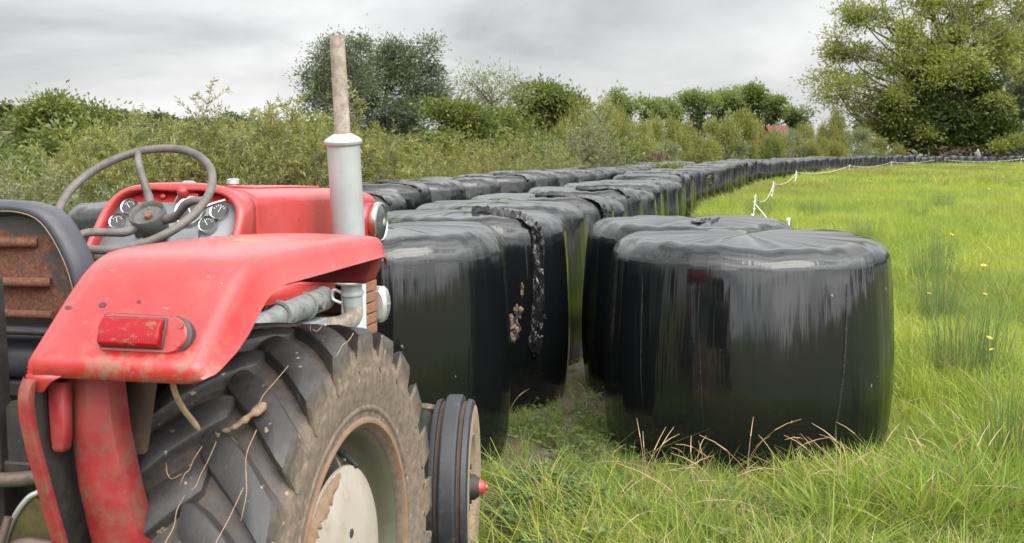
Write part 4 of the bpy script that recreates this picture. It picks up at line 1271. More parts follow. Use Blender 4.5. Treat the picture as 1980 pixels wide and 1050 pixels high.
# loose scrap of film lying by the front wheel
bm = bmesh.new()
rows = []
for i in range(14):
    rows.append([(0.02 + 0.016 * i, 5.42 + 0.035 * j + 0.01 * math.sin(i), -0.01 + 0.03 + 0.03 * abs(mnoise.noise(Vector((i * 0.5, j * 0.6, 2)))) + 0.02 * math.sin(i * 0.9 + j)) for j in range(9)])
loft(bm, rows)
o = obj('film_scrap', bm, M['film_tail'], None, angle=80, solid=0.003)
tag(o, 'scrap of crumpled black film on the ground by the front wheel', 'film scrap')

# ------------------------------------------------------------------ electric fence: white plastic posts and a sagging cord
M['post'] = worn('white_plastic', (0.78, 0.78, 0.76), 0.45, dirt=(0.4, 0.4, 0.33), dirt_amt=0.2)
posts = [(4.75, 22.5), (7.4, 32.5), (11.9, 48.0), (19.45, 66), (28.5, 86), (38.7, 104), (46.5, 104.5)]
plab = ['nearest white fence post with a stay cord, behind the loose bales', 'white plastic fence post second from the near end', 'white plastic fence post third from the near end, where the cord levels out', 'white plastic fence post below the grey-green far bushes', 'white plastic fence post where the row starts to turn', 'white plastic fence post below the big ash tree', 'white plastic fence post at the right edge of the photo']
ptop = []
for (x, y), lab in zip(posts, plab):
    H = 0.76 if y < 90 else 0.80
    z = float(gh(x, y))
    bm = bmesh.new()
    k = 0.62 if y < 40 else 1.0
    lx = 0.06
    tube(bm, [(0, 0, -0.1), (lx * 0.5, 0, H * 0.5), (lx, 0, H)], [0.014 * k, 0.013 * k, 0.011 * k], 8)
    box(bm, -0.012, 0.012, -0.012, 0.012, 0.0, H * 0.5)
    o = obj('fence_post', bm, M['post'], loc=(x, y, z))
    bm = bmesh.new()
    for zz in (H * 0.62, H * 0.80, H * 0.94):
        tube(bm, [(lx * zz / H - 0.035, 0, zz + 0.01), (lx * zz / H + 0.0, 0, zz), (lx * zz / H + 0.035, 0, zz + 0.012)], 0.006 * k, 6)
    obj('cord_hook', bm, M['post'], o)
    tag(o, lab, 'fence post', 'white plastic posts of the electric fence')
    ptop.append(Vector((x + lx * 0.9, y, z + H * 0.9)))
bm = bmesh.new()
for a, b_ in zip(ptop, ptop[1:]):
    L = (b_ - a).length
    pts = []
    for k in range(15):
        t = k / 14
        p = a.lerp(b_, t); p.z -= (0.24 if L < 13 else (0.18 if L < 25 else 0.10)) * 4 * t * (1 - t)
        pts.append(p)
    rad = 0.0048 if a.y < 35 else (0.007 if a.y < 60 else 0.009)
    tube(bm, pts, rad, 6)
e_ = ptop[-1] + Vector((26, 4, 0))
tube(bm, [ptop[-1], ptop[-1].lerp(e_, 0.5) - Vector((0, 0, 0.1)), e_], 0.014, 6)
o = obj('fence_rope', bm, M['post'])
tag(o, 'white cord sagging from post to post along the field edge', 'fence cord')
bm = bmesh.new()
tube(bm, smooth_path([ptop[0] - Vector((0.01, 0, 0.10)), ptop[0] + Vector((0.10, -0.5, -0.33)), ptop[0] + Vector((0.22, -1.0, -0.62))], 5), 0.007, 6)
o = obj('stay_cord', bm, M['post'])
tag(o, 'short white cord slanting down from the nearest fence post', 'fence cord')
bm = bmesh.new()
tube(bm, [(0, 0, -0.1), (0.01, 0, 0.70)], 0.014, 8)
box(bm, -0.025, 0.03, -0.012, 0.012, 0.66, 0.70)
o = obj('fence_post', bm, M['post'], loc=(4.40, 18.1, 0))
o.scale = (1, 1, 0.80)
tag(o, 'white post tip showing just over the right end of the second loose bale', 'fence post', 'white plastic posts of the electric fence')

# ------------------------------------------------------------------ foliage
def at(u, v, Y):
    """point at distance Y whose picture position (in the photo's 1980 pixel frame) was read as u, v"""
    a = (u - 990) / 2200; b = (525 - v) / 2200
    p = R(6.148)
    d = Vector((a, math.cos(p) + b * math.sin(p), -math.sin(p) + b * math.cos(p)))
    return Vector((0, 0, 1.65)) + d * (Y / d.y)

def leaf_mat(name, dark, light, yellow=(0.22, 0.20, 0.03), yamt=0.06, nscale=1.2, trans=0.35, under=None, rough=0.55):
    t = MT(name)
    g = t.n('ShaderNodeNewGeometry')
    ri = g.outputs['Random Per Island']; p = g.outputs['Position']
    oi = t.n('ShaderNodeObjectInfo').outputs['Random']
    nz = t.noise(p, nscale, 4, 0.6)
    f = t.math('ADD', t.math('MULTIPLY', ri, 0.55), t.rng(nz, 0.3, 0.7, -0.05, 0.5))
    col = t.mix(t.rng(f, 0.1, 0.95), C4(*dark), C4(*light))
    col = t.mix(t.math('MULTIPLY', oi, 0.35), col, C4(*[(a * 0.5 + b * 0.5) * 0.8 for a, b in zip(dark, light)]))
    ym = t.math('GREATER_THAN', t.math('ADD', t.math('FRACT', t.math('MULTIPLY', ri, 17.3)), t.rng(nz, 0.5, 0.75, 0, 0.10)), 1.0 - yamt)
    col = t.mix(ym, col, C4(*yellow))
    if under: col = t.mix(g.outputs['Backfacing'], col, C4(*under))
    pr = t.n('ShaderNodeBsdfPrincipled', {'Base Color': col, 'Roughness': rough})
    tr = t.n('ShaderNodeBsdfTranslucent', {'Color': t.mix(0.5, col, C4(*[min(1, c * 1.5) for c in light]))})
    mx = t.n('ShaderNodeMixShader', {0: trans, 1: pr.outputs[0], 2: tr.outputs[0]})
    t.t.links.new(mx.outputs[0], t.out.inputs[0])
    return t.m
M['willow'] = leaf_mat('willow_leaves', (0.100, 0.125, 0.021), (0.285, 0.295, 0.056), (0.34, 0.24, 0.03), 0.06, 1.0, 0.33, under=(0.19, 0.205, 0.075))
M['willow_grey'] = leaf_mat('grey_willow_leaves', (0.085, 0.110, 0.034), (0.195, 0.220, 0.080), (0.26, 0.22, 0.05), 0.03, 1.0, 0.28, under=(0.20, 0.225, 0.115))
M['bush'] = leaf_mat('bush_leaves', (0.052, 0.080, 0.013), (0.165, 0.195, 0.036), (0.22, 0.19, 0.03), 0.05, 0.8, 0.30)
M['bush_yellow'] = leaf_mat('yellowing_bush_leaves', (0.095, 0.115, 0.022), (0.245, 0.250, 0.058), (0.28, 0.23, 0.04), 0.07, 0.6, 0.33)
M['alder'] = leaf_mat('dark_tree_leaves', (0.042, 0.065, 0.026), (0.12, 0.15, 0.058), (0.17, 0.16, 0.05), 0.03, 0.5, 0.28, under=(0.11, 0.135, 0.08))
M['ash'] = leaf_mat('ash_leaves', (0.115, 0.155, 0.026), (0.300, 0.325, 0.062), (0.40, 0.37, 0.06), 0.02, 0.22, 0.45)
M['ash_far'] = leaf_mat('far_ash_leaves', (0.10, 0.145, 0.035), (0.22, 0.265, 0.07), (0.24, 0.22, 0.06), 0.03, 0.25, 0.48)
M['ivy'] = leaf_mat('ivy_leaves', (0.022, 0.042, 0.009), (0.095, 0.125, 0.022), (0.17, 0.17, 0.03), 0.06, 0.30, 0.22, rough=0.4)
M['hill'] = leaf_mat('distant_canopy', (0.040, 0.062, 0.022), (0.120, 0.140, 0.048), (0.17, 0.13, 0.055), 0.07, 0.02, 0.1)
M['bark'] = worn('grey_brown_bark', (0.085, 0.070, 0.055), 0.9, dirt=(0.04, 0.035, 0.025), dirt_amt=0.8, scale=3, bump=0.6)
M['twig'] = worn('willow_twig', (0.11, 0.085, 0.05), 0.8, dirt=(0.05, 0.05, 0.02), dirt_amt=0.6, scale=5)

def unit(a): return a / np.maximum(1e-9, np.linalg.norm(a, axis=-1, keepdims=True))
def leaf_quads(pos, axis, L, W, rng):
    n = len(pos)
    axis = unit(axis)
    rv = unit(rng.normal(size=(n, 3)))
    s = unit(np.cross(axis, rv))
    nr = np.cross(axis, s)
    L = np.broadcast_to(L, n)[:, None]; W = np.broadcast_to(W, n)[:, None]
    a = pos; m = pos + axis * L * 0.48; tip = pos + axis * L - nr * L * 0.18
    V = np.stack([a, m + s * W / 2 + nr * W * 0.12, tip, m - s * W / 2 + nr * W * 0.12], 1).reshape(-1, 3)
    return V, np.arange(4 * n).reshape(n, 4)

class Tubes:
    def __init__(s): s.V = []; s.Q = []; s.n = 0
    def add(s, pts, r0, r1, k=5):
        pts = np.asarray(pts, float); m = len(pts)
        d = unit(np.gradient(pts, axis=0))
        ref = np.array([0.31, 0.2, 0.93]) if abs(d[0] @ np.array([0.31, 0.2, 0.93])) < 0.95 else np.array([1., 0, 0])
        u = unit(np.cross(d, ref)); v = np.cross(d, u)
        rad = np.linspace(r0, r1, m)[:, None, None]
        a = np.arange(k) * 2 * np.pi / k
        ring = pts[:, None] + rad * (u[:, None] * np.cos(a)[None, :, None] + v[:, None] * np.sin(a)[None, :, None])
        idx = s.n + np.arange(m * k).reshape(m, k)
        nx_ = np.roll(idx, -1, 1)
        s.V.append(ring.reshape(-1, 3)); s.Q.append(np.stack([idx[:-1], nx_[:-1], nx_[1:], idx[1:]], -1).reshape(-1, 4))
        s.n += m * k
    def get(s): return np.concatenate(s.V), np.concatenate(s.Q)

def curve(a, b, rng, bend=0.12, n=7, droop=0.0):
    a = np.asarray(a, float); b = np.asarray(b, float)
    L = np.linalg.norm(b - a)
    t = np.linspace(0, 1, n)[:, None]
    off = rng.normal(size=3) * bend * L
    off2 = rng.normal(size=3) * bend * 0.4 * L
    return a + (b - a) * t + off * np.sin(np.pi * t) + off2 * np.sin(2 * np.pi * t) + np.array([0, 0, -droop * L]) * t ** 2

def willow_data(seed, h=2.3, spread=1.1, stems=15, L=0.085, W=0.017, dens=1.0):
    """upright, many-stemmed shrub with narrow leaves along every twig"""
    rng = np.random.default_rng(seed)
    T = Tubes(); LP = []; LA = []
    def twig_leaves(P, n, out):
        t = np.sort(rng.random(n)) ** 0.8
        i = t * (len(P) - 1); k = np.minimum(len(P) - 2, i.astype(int)); f = (i - k)[:, None]
        p = P[k] * (1 - f) + P[k + 1] * f
        d = unit(P[k + 1] - P[k])
        side = unit(np.cross(d, rng.normal(size=(n, 3))))
        LP.append(p); LA.append(d * 0.75 + side * out + np.array([0, 0, 0.05]))
    for s in range(stems):
        a = rng.random() * 2 * np.pi; rr = spread * math.sqrt(rng.random())
        base = np.array([rr * 0.35 * math.cos(a), rr * 0.35 * math.sin(a), 0])
        hh = h * (1.0 - 0.30 * (rr / spread) ** 1.5) * rng.uniform(0.78, 1.06) * (rng.uniform(1.06, 1.16) if rng.random() < 0.16 else 1.0)
        top = np.array([rr * 1.05 * math.cos(a), rr * 1.05 * math.sin(a), hh]) + rng.normal(size=3) * 0.08
        P = curve(base, top, rng, 0.05, 10)
        T.add(P, 0.016, 0.003, 5)
        twig_leaves(P[5:], int(26 * dens), 0.8)
        nb = int(rng.integers(15, 21))
        for b in range(nb):
            f = rng.uniform(0.10, 0.96)
            i = f * (len(P) - 1); k = min(len(P) - 2, int(i))
            p = P[k] + (P[k + 1] - P[k]) * (i - k)
            ang = rng.random() * 2 * np.pi
            ln = rng.uniform(0.28, 0.62) * (1.15 - 0.5 * f) * h / 2.3
            d = unit(np.array([math.cos(ang), math.sin(ang), rng.uniform(0.5, 1.5)]))
            Q = curve(p, p + d * ln, rng, 0.08, 5)
            T.add(Q, 0.005, 0.0015, 4)
            twig_leaves(Q, int(22 * dens), 0.9)
    pos = np.concatenate(LP); ax = np.concatenate(LA)
    n = len(pos)
    lv = leaf_quads(pos, ax, L * rng.uniform(0.6, 1.25, n), W * rng.uniform(0.7, 1.3, n), rng)
    return lv, T.get()

def lobed_data(seed, lobes, trunk, leaf=0.2, width=0.55, sig=0.5, per=40, trunk_r=0.25, limbs=True, shell=0.62, up=0.25, sub=3):
    """tree: trunk path, a limb to each lobe, twigs to leaf clumps spread over the lobe. lobes: (x, y, z, rx, ry, rz, clumps)"""
    rng = np.random.default_rng(seed)
    T = Tubes(); LP = []; LA = []
    tr = np.asarray(trunk, float)
    if trunk_r: T.add(tr, trunk_r, trunk_r * 0.45, 9)
    for (x, y, z, rx, ry, rz, nc) in lobes:
        c = np.array([x, y, z])
        rad = np.array([rx, ry, rz])
        if limbs and trunk_r:
            dz = tr[:, 2]
            i = int(np.clip(np.searchsorted(dz, z - 0.45 * abs(np.hypot(x - tr[-1, 0], y - tr[-1, 1])) - rz * 0.6), 0, len(tr) - 1))
            P = curve(tr[i], c, rng, 0.10, 9, 0.0)
            T.add(P, trunk_r * 0.24, trunk_r * 0.05, 6)
        dirs = unit(rng.normal(size=(nc, 3)))
        rr = shell + (1 - shell) * rng.random(nc) if shell > 0 else rng.random(nc) ** (1 / 3)
        inner = rng.random(nc) < 0.22
        rr = np.where(inner, rr * 0.55, rr)
        cc = c + dirs * rr[:, None] * rad * rng.uniform(0.82, 1.12, (nc, 1))
        for j in range(nc):
            if limbs and trunk_r and j % sub == 0:
                T.add(curve(c, cc[j], rng, 0.12, 5), trunk_r * 0.07, trunk_r * 0.02, 4)
        n = per
        s = sig * rng.uniform(0.6, 1.3, (nc, 1, 1))
        off = rng.normal(size=(nc, n, 3)) * s * np.array([1, 1, 0.62])
        p = (cc[:, None] + off).reshape(-1, 3)
        o = unit(off + dirs[:, None] * 0.5 * s + rng.normal(size=off.shape) * 0.5 * s + np.array([0, 0, up]) * s).reshape(-1, 3)
        LP.append(p); LA.append(o)
    pos = np.concatenate(LP); ax = np.concatenate(LA)
    k = pos[:, 2] > 0.02
    pos, ax = pos[k], ax[k]
    n = len(pos)
    lv = leaf_quads(pos, ax, leaf * rng.uniform(0.6, 1.3, n), leaf * width * rng.uniform(0.7, 1.25, n), rng)
    return lv, (T.get() if T.n else None)

def plant_proto(name, data, leaf, wood, woodname='stems', leafname='foliage'):
    (lv, lq), tw = data
    e_ = empty(name)
    f = np_obj(leafname, lv, lq, leaf, e_)
    if tw is not None: np_obj(woodname, tw[0], tw[1], wood, e_, smooth=True)
    return e_
USED = set()
def put(proto, loc, rz, sc, label, cat, group=None, name=None, leaf=None):
    o = proto if proto.name not in USED and leaf is None else copy_tree(proto)
    USED.add(o.name)
    if name: o.name = name
    o.location = loc; o.rotation_euler = (0, 0, rz); o.scale = sc if isinstance(sc, tuple) else (sc, sc, sc)
    tag(o, label, cat, group)
    if leaf:
        for ch in o.children:
            if ch.name.startswith('foliage') or ch.name.startswith('crown'):
                ch.data = ch.data.copy() if False else ch.data
                if ch.material_slots: 
                    ch.material_slots[0].link = 'OBJECT'; ch.material_slots[0].material = leaf
    return o

rg = random.Random(9)
# ---- near hedge of willow shrubs behind the second row
willows = [plant_proto('willow_shrub', willow_data(s, 2.3, sp, st), M['willow'], M['twig']) for s, sp, st in ((1, 1.15, 26), (2, 1.0, 22), (3, 1.3, 28), (4, 0.9, 20))]
bushes = []
for s in (21, 22, 23, 24):
    r_ = np.random.default_rng(s)
    lob = []
    for k in range(11):
        a = r_.random() * 6.28; q_ = r_.random() ** 0.5
        lob.append((1.25 * q_ * math.cos(a), 1.0 * q_ * math.sin(a), 0.55 + 1.05 * r_.random() * (1.1 - 0.5 * q_), 0.52 * r_.uniform(.7, 1.2), 0.52, 0.50 * r_.uniform(.7, 1.2), 26))
    bushes.append(plant_proto('leafy_bush', lobed_data(s, lob, [(0, 0, 0), (0.05, 0, 0.5), (0, 0.05, 1.0)], 0.095, 0.5, 0.13, 34, 0.04, shell=0.5), M['bush'], M['twig']))

GH = 'willow shrubs of the hedge behind the bales'
hedge = [  # u, distance, v of the top, kind, label
    (-40, 12.5, 290, 2, 'grey willow shrub at the left edge behind the seat', 'g'), (60, 13.0, 305, 0, 'low grey willow left of the steering wheel', 'g'), (150, 14.5, 262, 1, 'willow shrub behind the left side of the steering wheel rim', ''),
    (232, 15.0, 228, 0, 'willow shrub behind the top of the steering wheel', ''), (300, 15.6, 220, 2, 'tall willow shrub right behind the steering wheel', ''), (372, 16.0, 214, 3, 'upright willow shrub above the right side of the steering wheel', ''), (440, 16.2, 214, 0, 'willow shrub above the dash and bonnet cap', ''),
    (500, 16.6, 202, 1, 'willow shrub above the rear of the bonnet', ''), (560, 17.0, 205, 2, 'willow shrub above the middle of the bonnet', ''), (610, 17.4, 214, 0, 'willow shrub just left of the silver exhaust', ''), (690, 18.2, 222, 3, 'willow shrub with yellow-green shoots just right of the exhaust', 'y'),
    (745, 19.5, 262, 1, 'low willow shrub right of the exhaust at the foot of the dark trees', ''), (800, 20.5, 258, 0, 'willow shrub with yellow tips below the round dark tree', 'y'), (862, 22, 275, 2, 'low yellowish willow shrub at the right foot of the dark tree', 'y'), (935, 24, 266, 1, 'willow shrub below the feathery pale tree', ''),
    (1000, 25.5, 272, 3, 'slim low shrub right below the rounded green tree', 'y'), (1062, 27, 270, 0, 'low shrub in front of the rounded green tree', ''), (1145, 29, 226, 3, 'tall narrow grey willow standing above the bale tops', 'g'), (1120, 30, 252, 1, 'shrub at the left foot of the tall narrow grey willow', 'g'),
]
for k, (u, d, v, kind, lab, m) in enumerate(hedge):
    top = at(u, v, d); h = top.z + 0.25
    loc = (top.x, d, -0.25)
    put(willows[kind], loc, rg.uniform(0, 6.28), (h / 2.25 * rg.uniform(0.95, 1.15), h / 2.25, h / 2.25), lab, 'shrub', GH, 'willow_shrub', {'g': M['willow_grey'], 'y': M['bush_yellow'], '': None}[m])
# fill in the depth of the near hedge: a second rank of bushes
rank2 = [(20, 19, 262, 'dark bush behind the grey willow at the left edge'), (110, 21, 232, 'green bush rising left of the steering wheel'), (190, 22, 235, 'bush behind the willow at the wheel rim'), (330, 20, 225, 'bush filling the hedge behind the tall willow shrubs'), (420, 21, 222, 'bush behind the upright willow over the dash'), (520, 22, 222, 'bush behind the willow over the bonnet'),
         (600, 23, 225, 'bush behind the hedge left of the exhaust'), (720, 24, 262, 'dark bush right of the exhaust under the trees'), (790, 27, 270, 'bush under the round dark tree'), (870, 29, 245, 'green bush between the dark tree and the feathery tree'), (960, 30, 258, 'bush under the feathery tree'), (1040, 32, 256, 'bush under the rounded tree'), (1105, 34, 262, 'bush left of the tall grey willow'), (1190, 33, 258, 'dark bush right of the tall grey willow')]
for k, (u, d, v, lab) in enumerate(rank2):
    top = at(u, v, d); h = top.z + 0.3
    put(bushes[k % 4], (top.x, d, -0.3), rg.uniform(0, 6.28), (h / 2.0 * 1.25, h / 2.0 * 1.2, h / 2.0), lab, 'bush', 'bushes behind the willow hedge', 'leafy_bush')

# ---- trees behind the hedge, each with a crown of its own
def px_tree(name, u, d, lob_px, label, leafmat, cat='tree', leaf=0.16, width=0.4, sig=0.32, per=40, trunk_r=0.16, seed=1, shell=0.5, group=None, depth=1.0, up=0.25, sub=3, base=-0.4, extra=None):
    b = at(u, 288, d); b = Vector((b.x, d, base))
    rng = np.random.default_rng(seed)
    m = d / 2200
    lob = []
    for (lu, lv_, ru, rv, nc, *dy) in lob_px:
        c = at(lu, lv_, d)
        yy = dy[0] if dy else rng.normal() * ru * m * 0.55 * depth
        ns = 4 if nc >= 16 else 2                      # each bough breaks up into several sprays
        for s in range(ns):
            o = rng.normal(size=3) * 0.46
            q_ = rng.uniform(0.38, 0.66)
            lob.append((c.x - b.x + o[0] * ru * m, yy + o[1] * ru * m * depth, c.z - b.z + o[2] * rv * m, ru * m * q_, ru * m * depth * q_, rv * m * q_, max(4, int(nc * 1.15 / ns))))
    zt = max(l[2] for l in lob)
    tr = [(0, 0, 0), (0.04 * zt * rng.normal(), 0, zt * 0.25), (0.05 * zt * rng.normal(), 0, zt * 0.5), (0.03 * zt * rng.normal(), 0, zt * 0.8)]
    tr = curve(tr[0], np.array(tr[-1]) * (0.5 if zt > 14 else 1.0), rng, 0.06, 10)
    (lv2, lq), tw = lobed_data(seed, lob, tr, leaf, width, sig, per, trunk_r, True, shell, up, sub)
    e_ = empty(name, b)
    np_obj('crown', lv2, lq, leafmat, e_)
    np_obj('trunk', tw[0], tw[1], M['bark'], e_, smooth=True)
    tag(e_, label, cat, group)
    return e_

px_tree('alder_tree', 655, 40, [(652, 82, 20, 24, 26), (640, 120, 26, 26, 34), (625, 158, 30, 30, 40), (668, 128, 24, 26, 30), (700, 88, 16, 16, 16), (650, 195, 36, 34, 46), (690, 165, 26, 30, 34), (612, 196, 20, 24, 22), (660, 240, 44, 34, 46), (650, 290, 46, 34, 40)],
        'tall dark tree directly behind the exhaust pipe', M['alder'], leaf=0.13, width=0.34, sig=0.23, per=46, seed=3)
px_tree('round_alder_tree', 760, 43, [(736, 112, 24, 24, 28), (768, 92, 20, 20, 22), (800, 112, 24, 26, 28), (822, 106, 16, 18, 14), (832, 140, 22, 22, 24), (780, 140, 34, 30, 42), (738, 160, 34, 32, 40), (815, 175, 38, 28, 44), (842, 196, 22, 16, 18), (770, 205, 46, 32, 50), (718, 210, 32, 34, 36), (800, 235, 44, 30, 40), (740, 255, 46, 34, 40), (770, 290, 60, 30, 40)],
        'broad round dark tree right of the exhaust pipe', M['alder'], leaf=0.13, width=0.36, sig=0.24, per=48, seed=5)
px_tree('feathery_tree', 950, 46, [(920, 165, 26, 20, 16), (955, 152, 30, 14, 16), (985, 160, 26, 16, 14), (905, 185, 20, 16, 12), (940, 185, 34, 18, 20), (985, 185, 26, 16, 14), (950, 210, 40, 20, 24), (1005, 172, 18, 14, 8)],
        'feathery pale tree whose thin twigs show the sky', M['willow_grey'], leaf=0.16, width=0.24, sig=0.42, per=22, trunk_r=0.12, seed=7, shell=0.35, up=0.7, sub=1)
px_tree('rounded_tree', 1062, 48, [(1040, 188, 26, 22, 34), (1062, 180, 26, 18, 32), (1085, 196, 28, 22, 34), (1040, 215, 40, 30, 50), (1090, 225, 36, 30, 50), (1108, 205, 20, 20, 22), (1060, 250, 60, 30, 50), (1015, 232, 24, 26, 28)],
        'rounded yellow-green tree right of the feathery tree', M['bush'], leaf=0.17, width=0.5, sig=0.30, per=46, trunk_r=0.12, seed=8)
px_tree('green_bush_tree', 885, 40, [(862, 222, 26, 20, 30), (885, 214, 24, 16, 26), (912, 226, 26, 20, 30), (880, 250, 48, 24, 46), (930, 255, 34, 24, 30), (985, 240, 34, 26, 34)],
        'low bright green bush between the dark tree and the feathery tree', M['bush'], 'bush', leaf=0.15, width=0.5, sig=0.26, per=44, trunk_r=0.08, seed=9)
px_tree('leafy_tree', 120, 28, [(90, 222, 34, 26, 30), (130, 208, 34, 20, 30), (165, 232, 34, 26, 34), (110, 255, 50, 28, 44), (170, 275, 44, 28, 36), (70, 280, 40, 30, 36), (120, 305, 60, 26, 34)],
        'bright green bush tree left of the steering wheel, in front of the far hill', M['bush'], leaf=0.12, width=0.5, sig=0.20, per=44, trunk_r=0.08, seed=10)
# ---- tall hedge that runs on beside the row to the ash tree
tall = [(1120, 46, 190, 30, 'y'), (1165, 50, 186, 30, ''), (1215, 54, 200, 30, 'y'), (1262, 58, 214, 30, ''), (1300, 62, 222, 28, 'y'), (1345, 66, 228, 28, 'y'), (1390, 70, 214, 28, ''), (1432, 74, 206, 28, 'y'), (1478, 80, 228, 30, 'y'), (1522, 86, 240, 28, 'g'), (1560, 92, 238, 26, 'y'), (1602, 98, 206, 24, 'y'), (1650, 100, 238, 34, 'g'), (1700, 103, 262, 30, 'y'), (1205, 44, 262, 34, 'd'), (1280, 52, 262, 34, 'g'), (1490, 78, 262, 18, 'd'), (1350, 60, 266, 34, 'y'), (1420, 70, 262, 30, 'g'), (1550, 86, 268, 30, 'y'), (1610, 96, 270, 30, 'y'),
        (900, 44, 230, 30, ''), (948, 42, 236, 30, 'y'), (1000, 44, 226, 30, ''), (1042, 41, 240, 30, 'y'), (1088, 40, 232, 30, 'y'), (1140, 42, 212, 30, ''), (1188, 44, 222, 30, 'y'), (1242, 48, 230, 30, '')]
tall_lab = ['tall yellow-green willow bush where the hedge rises, right of the rounded tree', 'second tall willow bush of the rising hedge', 'willow bush left of the first ivy-clad trunks', 'bush below the left group of ivy-clad trees', 'yellowish bush below the ivy-clad trees, left of their middle', 'yellowish bush below the middle of the ivy-clad trees', 'bush below the right half of the ivy-clad trees', 'high bushy shrub that hides the foot of the ivy-clad trees', 'yellowish bush left of the small red roof', 'grey-green bush right of the small red roof', 'yellowish bush left of the narrow yellow ivy bush', 'narrow ivy-covered yellow bush just left of the ash tree', 'spiky grey-green willow under the ash crown', 'low yellowish bush at the left foot of the ash tree', 'dark green bush behind the middle of the bale rows', 'grey bush low behind the end of the second row', 'small round dark green bush low in the hedge', 'yellow low bush above the row of bales, below the high bushes', 'grey low bush above the row of bales', 'low bush above the far bales left of the ash', 'low yellowish hedge piece above the far bales, nearest to the ash',
            'willow bush left of the foot of the feathery tree', 'yellowish bush under the left half of the feathery tree', 'willow bush between the feathery tree and the rounded tree', 'yellowish bush at the left foot of the rounded tree', 'yellowish bush at the right foot of the rounded tree', 'tall willow bush behind the narrow grey willow', 'yellowish bush to the right of the narrow grey willow', 'willow bush in front of the leftmost far ash tree']
protoT = []
for s in (41, 42, 43):
    r_ = np.random.default_rng(s)
    lob = []
    for k in range(12):
        a = r_.random() * 6.28; q_ = r_.random() ** 0.5
        lob.append((1.3 * q_ * math.cos(a), 1.1 * q_ * math.sin(a), 0.4 + 1.35 * r_.random() * (1.1 - 0.45 * q_), 0.45 * r_.uniform(.7, 1.2), 0.45, 0.55 * r_.uniform(.7, 1.2), 26))
    protoT.append(plant_proto('willow_bush', lobed_data(s, lob, [(0, 0, 0), (0.05, 0, 0.5), (0, 0.05, 1.0)], 0.125, 0.30, 0.15, 34, 0.03, shell=0.4, up=0.9), M['bush_yellow'], M['twig']))
for k, ((u, d, v, ru, m), lab) in enumerate(zip(tall, tall_lab)):
    top = at(u, v, d); h = top.z + 0.4
    w = ru * d / 2200 * 1.3
    put(protoT[k % 3], (top.x, d, -0.4), rg.uniform(0, 6.28), (w / 1.25, w / 1.25, h / 2.05), lab, 'bush', 'bushes of the tall hedge beside the row', 'willow_bush', {'y': None, '': M['willow'], 'g': M['willow_grey'], 'd': M['bush']}[m])

# ---- far row of ivy-clad ash trees against the sky
far = [(1200, 172, 30), (1262, 182, 28), (1300, 178, 26), (1346, 170, 34), (1398, 166, 28), (1432, 172, 16), (1459, 156, 14), (1492, 178, 26), (1535, 194, 26)]
flab = ['leftmost far ash tree of the sky-lit row, beside the tall hedge', 'far ash tree with a dark ivy trunk, second of the sky-lit row', 'far ash tree third of the sky-lit row', 'wide far ash tree in the middle of the sky-lit row', 'far ash tree right of the widest one', 'small far ash tree left of the slim tall one', 'slim tall far tree that tops the sky-lit row', 'far ash tree right of the slim tall one', 'rightmost low far ash tree of the sky-lit row']
for k, ((u, v, ru), lab) in enumerate(zip(far, flab)):
    d = 122 + 4 * (k % 3)
    r_ = np.random.default_rng(60 + k)
    lob = []
    for j in range(7):
        lob.append((u + r_.uniform(-1, 1) * ru * 0.75, v + 10 + r_.uniform(0, 26) + 0.3 * ru * r_.random(), ru * 0.42, ru * 0.32, 13))
    t_ = px_tree('far_ash_tree', u, d, lob, lab, M['ash_far'], leaf=0.36, width=0.5, sig=0.42, per=17, trunk_r=0.22, seed=60 + k, group='far ash trees against the sky', shell=0.4, sub=2)
    # ivy on the trunk
    top = at(u, v + 34, d).z + 0.4
    lob = [(r_.normal() * 0.25, r_.normal() * 0.25, z, 0.85, 0.8, 1.0, 11) for z in np.linspace(0.8, top * 0.92, 7)]
    (lv2, lq), _ = lobed_data(80 + k, lob, [(0, 0, 0), (0, 0, 1)], 0.36, 0.7, 0.34, 24, 0.0, False, 0.3)
    np_obj('ivy', lv2, lq, M['ivy'], t_)

# ---- big ash tree on the right and the dark trees beside it
big = px_tree('ash_tree', 1822, 116, [
    (1640, 50, 44, 40, 30), (1618, 105, 34, 26, 22), (1668, 100, 44, 34, 30), (1600, 160, 36, 26, 20), (1645, 165, 44, 26, 24), (1585, 185, 20, 16, 8), (1690, 25, 50, 40, 34), (1700, 175, 40, 30, 22), (1740, 60, 56, 46, 44), (1725, 120, 50, 36, 30),
    (1790, 25, 60, 44, 48), (1800, 110, 50, 40, 46), (1846, 70, 60, 50, 50), (1880, 20, 60, 50, 46), (1870, 130, 50, 44, 40), (1930, 60, 60, 50, 48), (1960, 130, 46, 50, 40), (1985, 30, 50, 50, 34), (1930, 165, 44, 40, 26), (1850, 185, 40, 30, 22), (2010, 90, 50, 60, 30),
    (1700, -60, 70, 50, 44), (1790, -80, 80, 60, 50), (1890, -80, 80, 60, 50), (1980, -60, 70, 60, 40), (1830, -170, 110, 60, 50), (1930, -160, 100, 60, 40), (1820, 215, 30, 24, 14), (1775, 160, 36, 30, 26), (1655, 212, 34, 20, 20), (1618, 196, 26, 16, 12), (1690, 238, 34, 22, 24), (1660, 250, 30, 16, 14), (1788, 118, 44, 30, 40, -5), (1700, 200, 34, 24, 26, -4), (1850, 150, 36, 30, 30, -5), (1960, 130, 36, 36, 34, -6), (1872, 196, 30, 20, 18, -5), (1760, 262, 26, 16, 14, -4), (1730, 225, 24, 22, 14, -4)],
    'big yellow-green ash tree that fills the upper right corner', M['ash'], leaf=0.36, width=0.46, sig=0.58, per=38, trunk_r=0.6, seed=12, shell=0.45, depth=1.0, sub=1, base=-0.3)
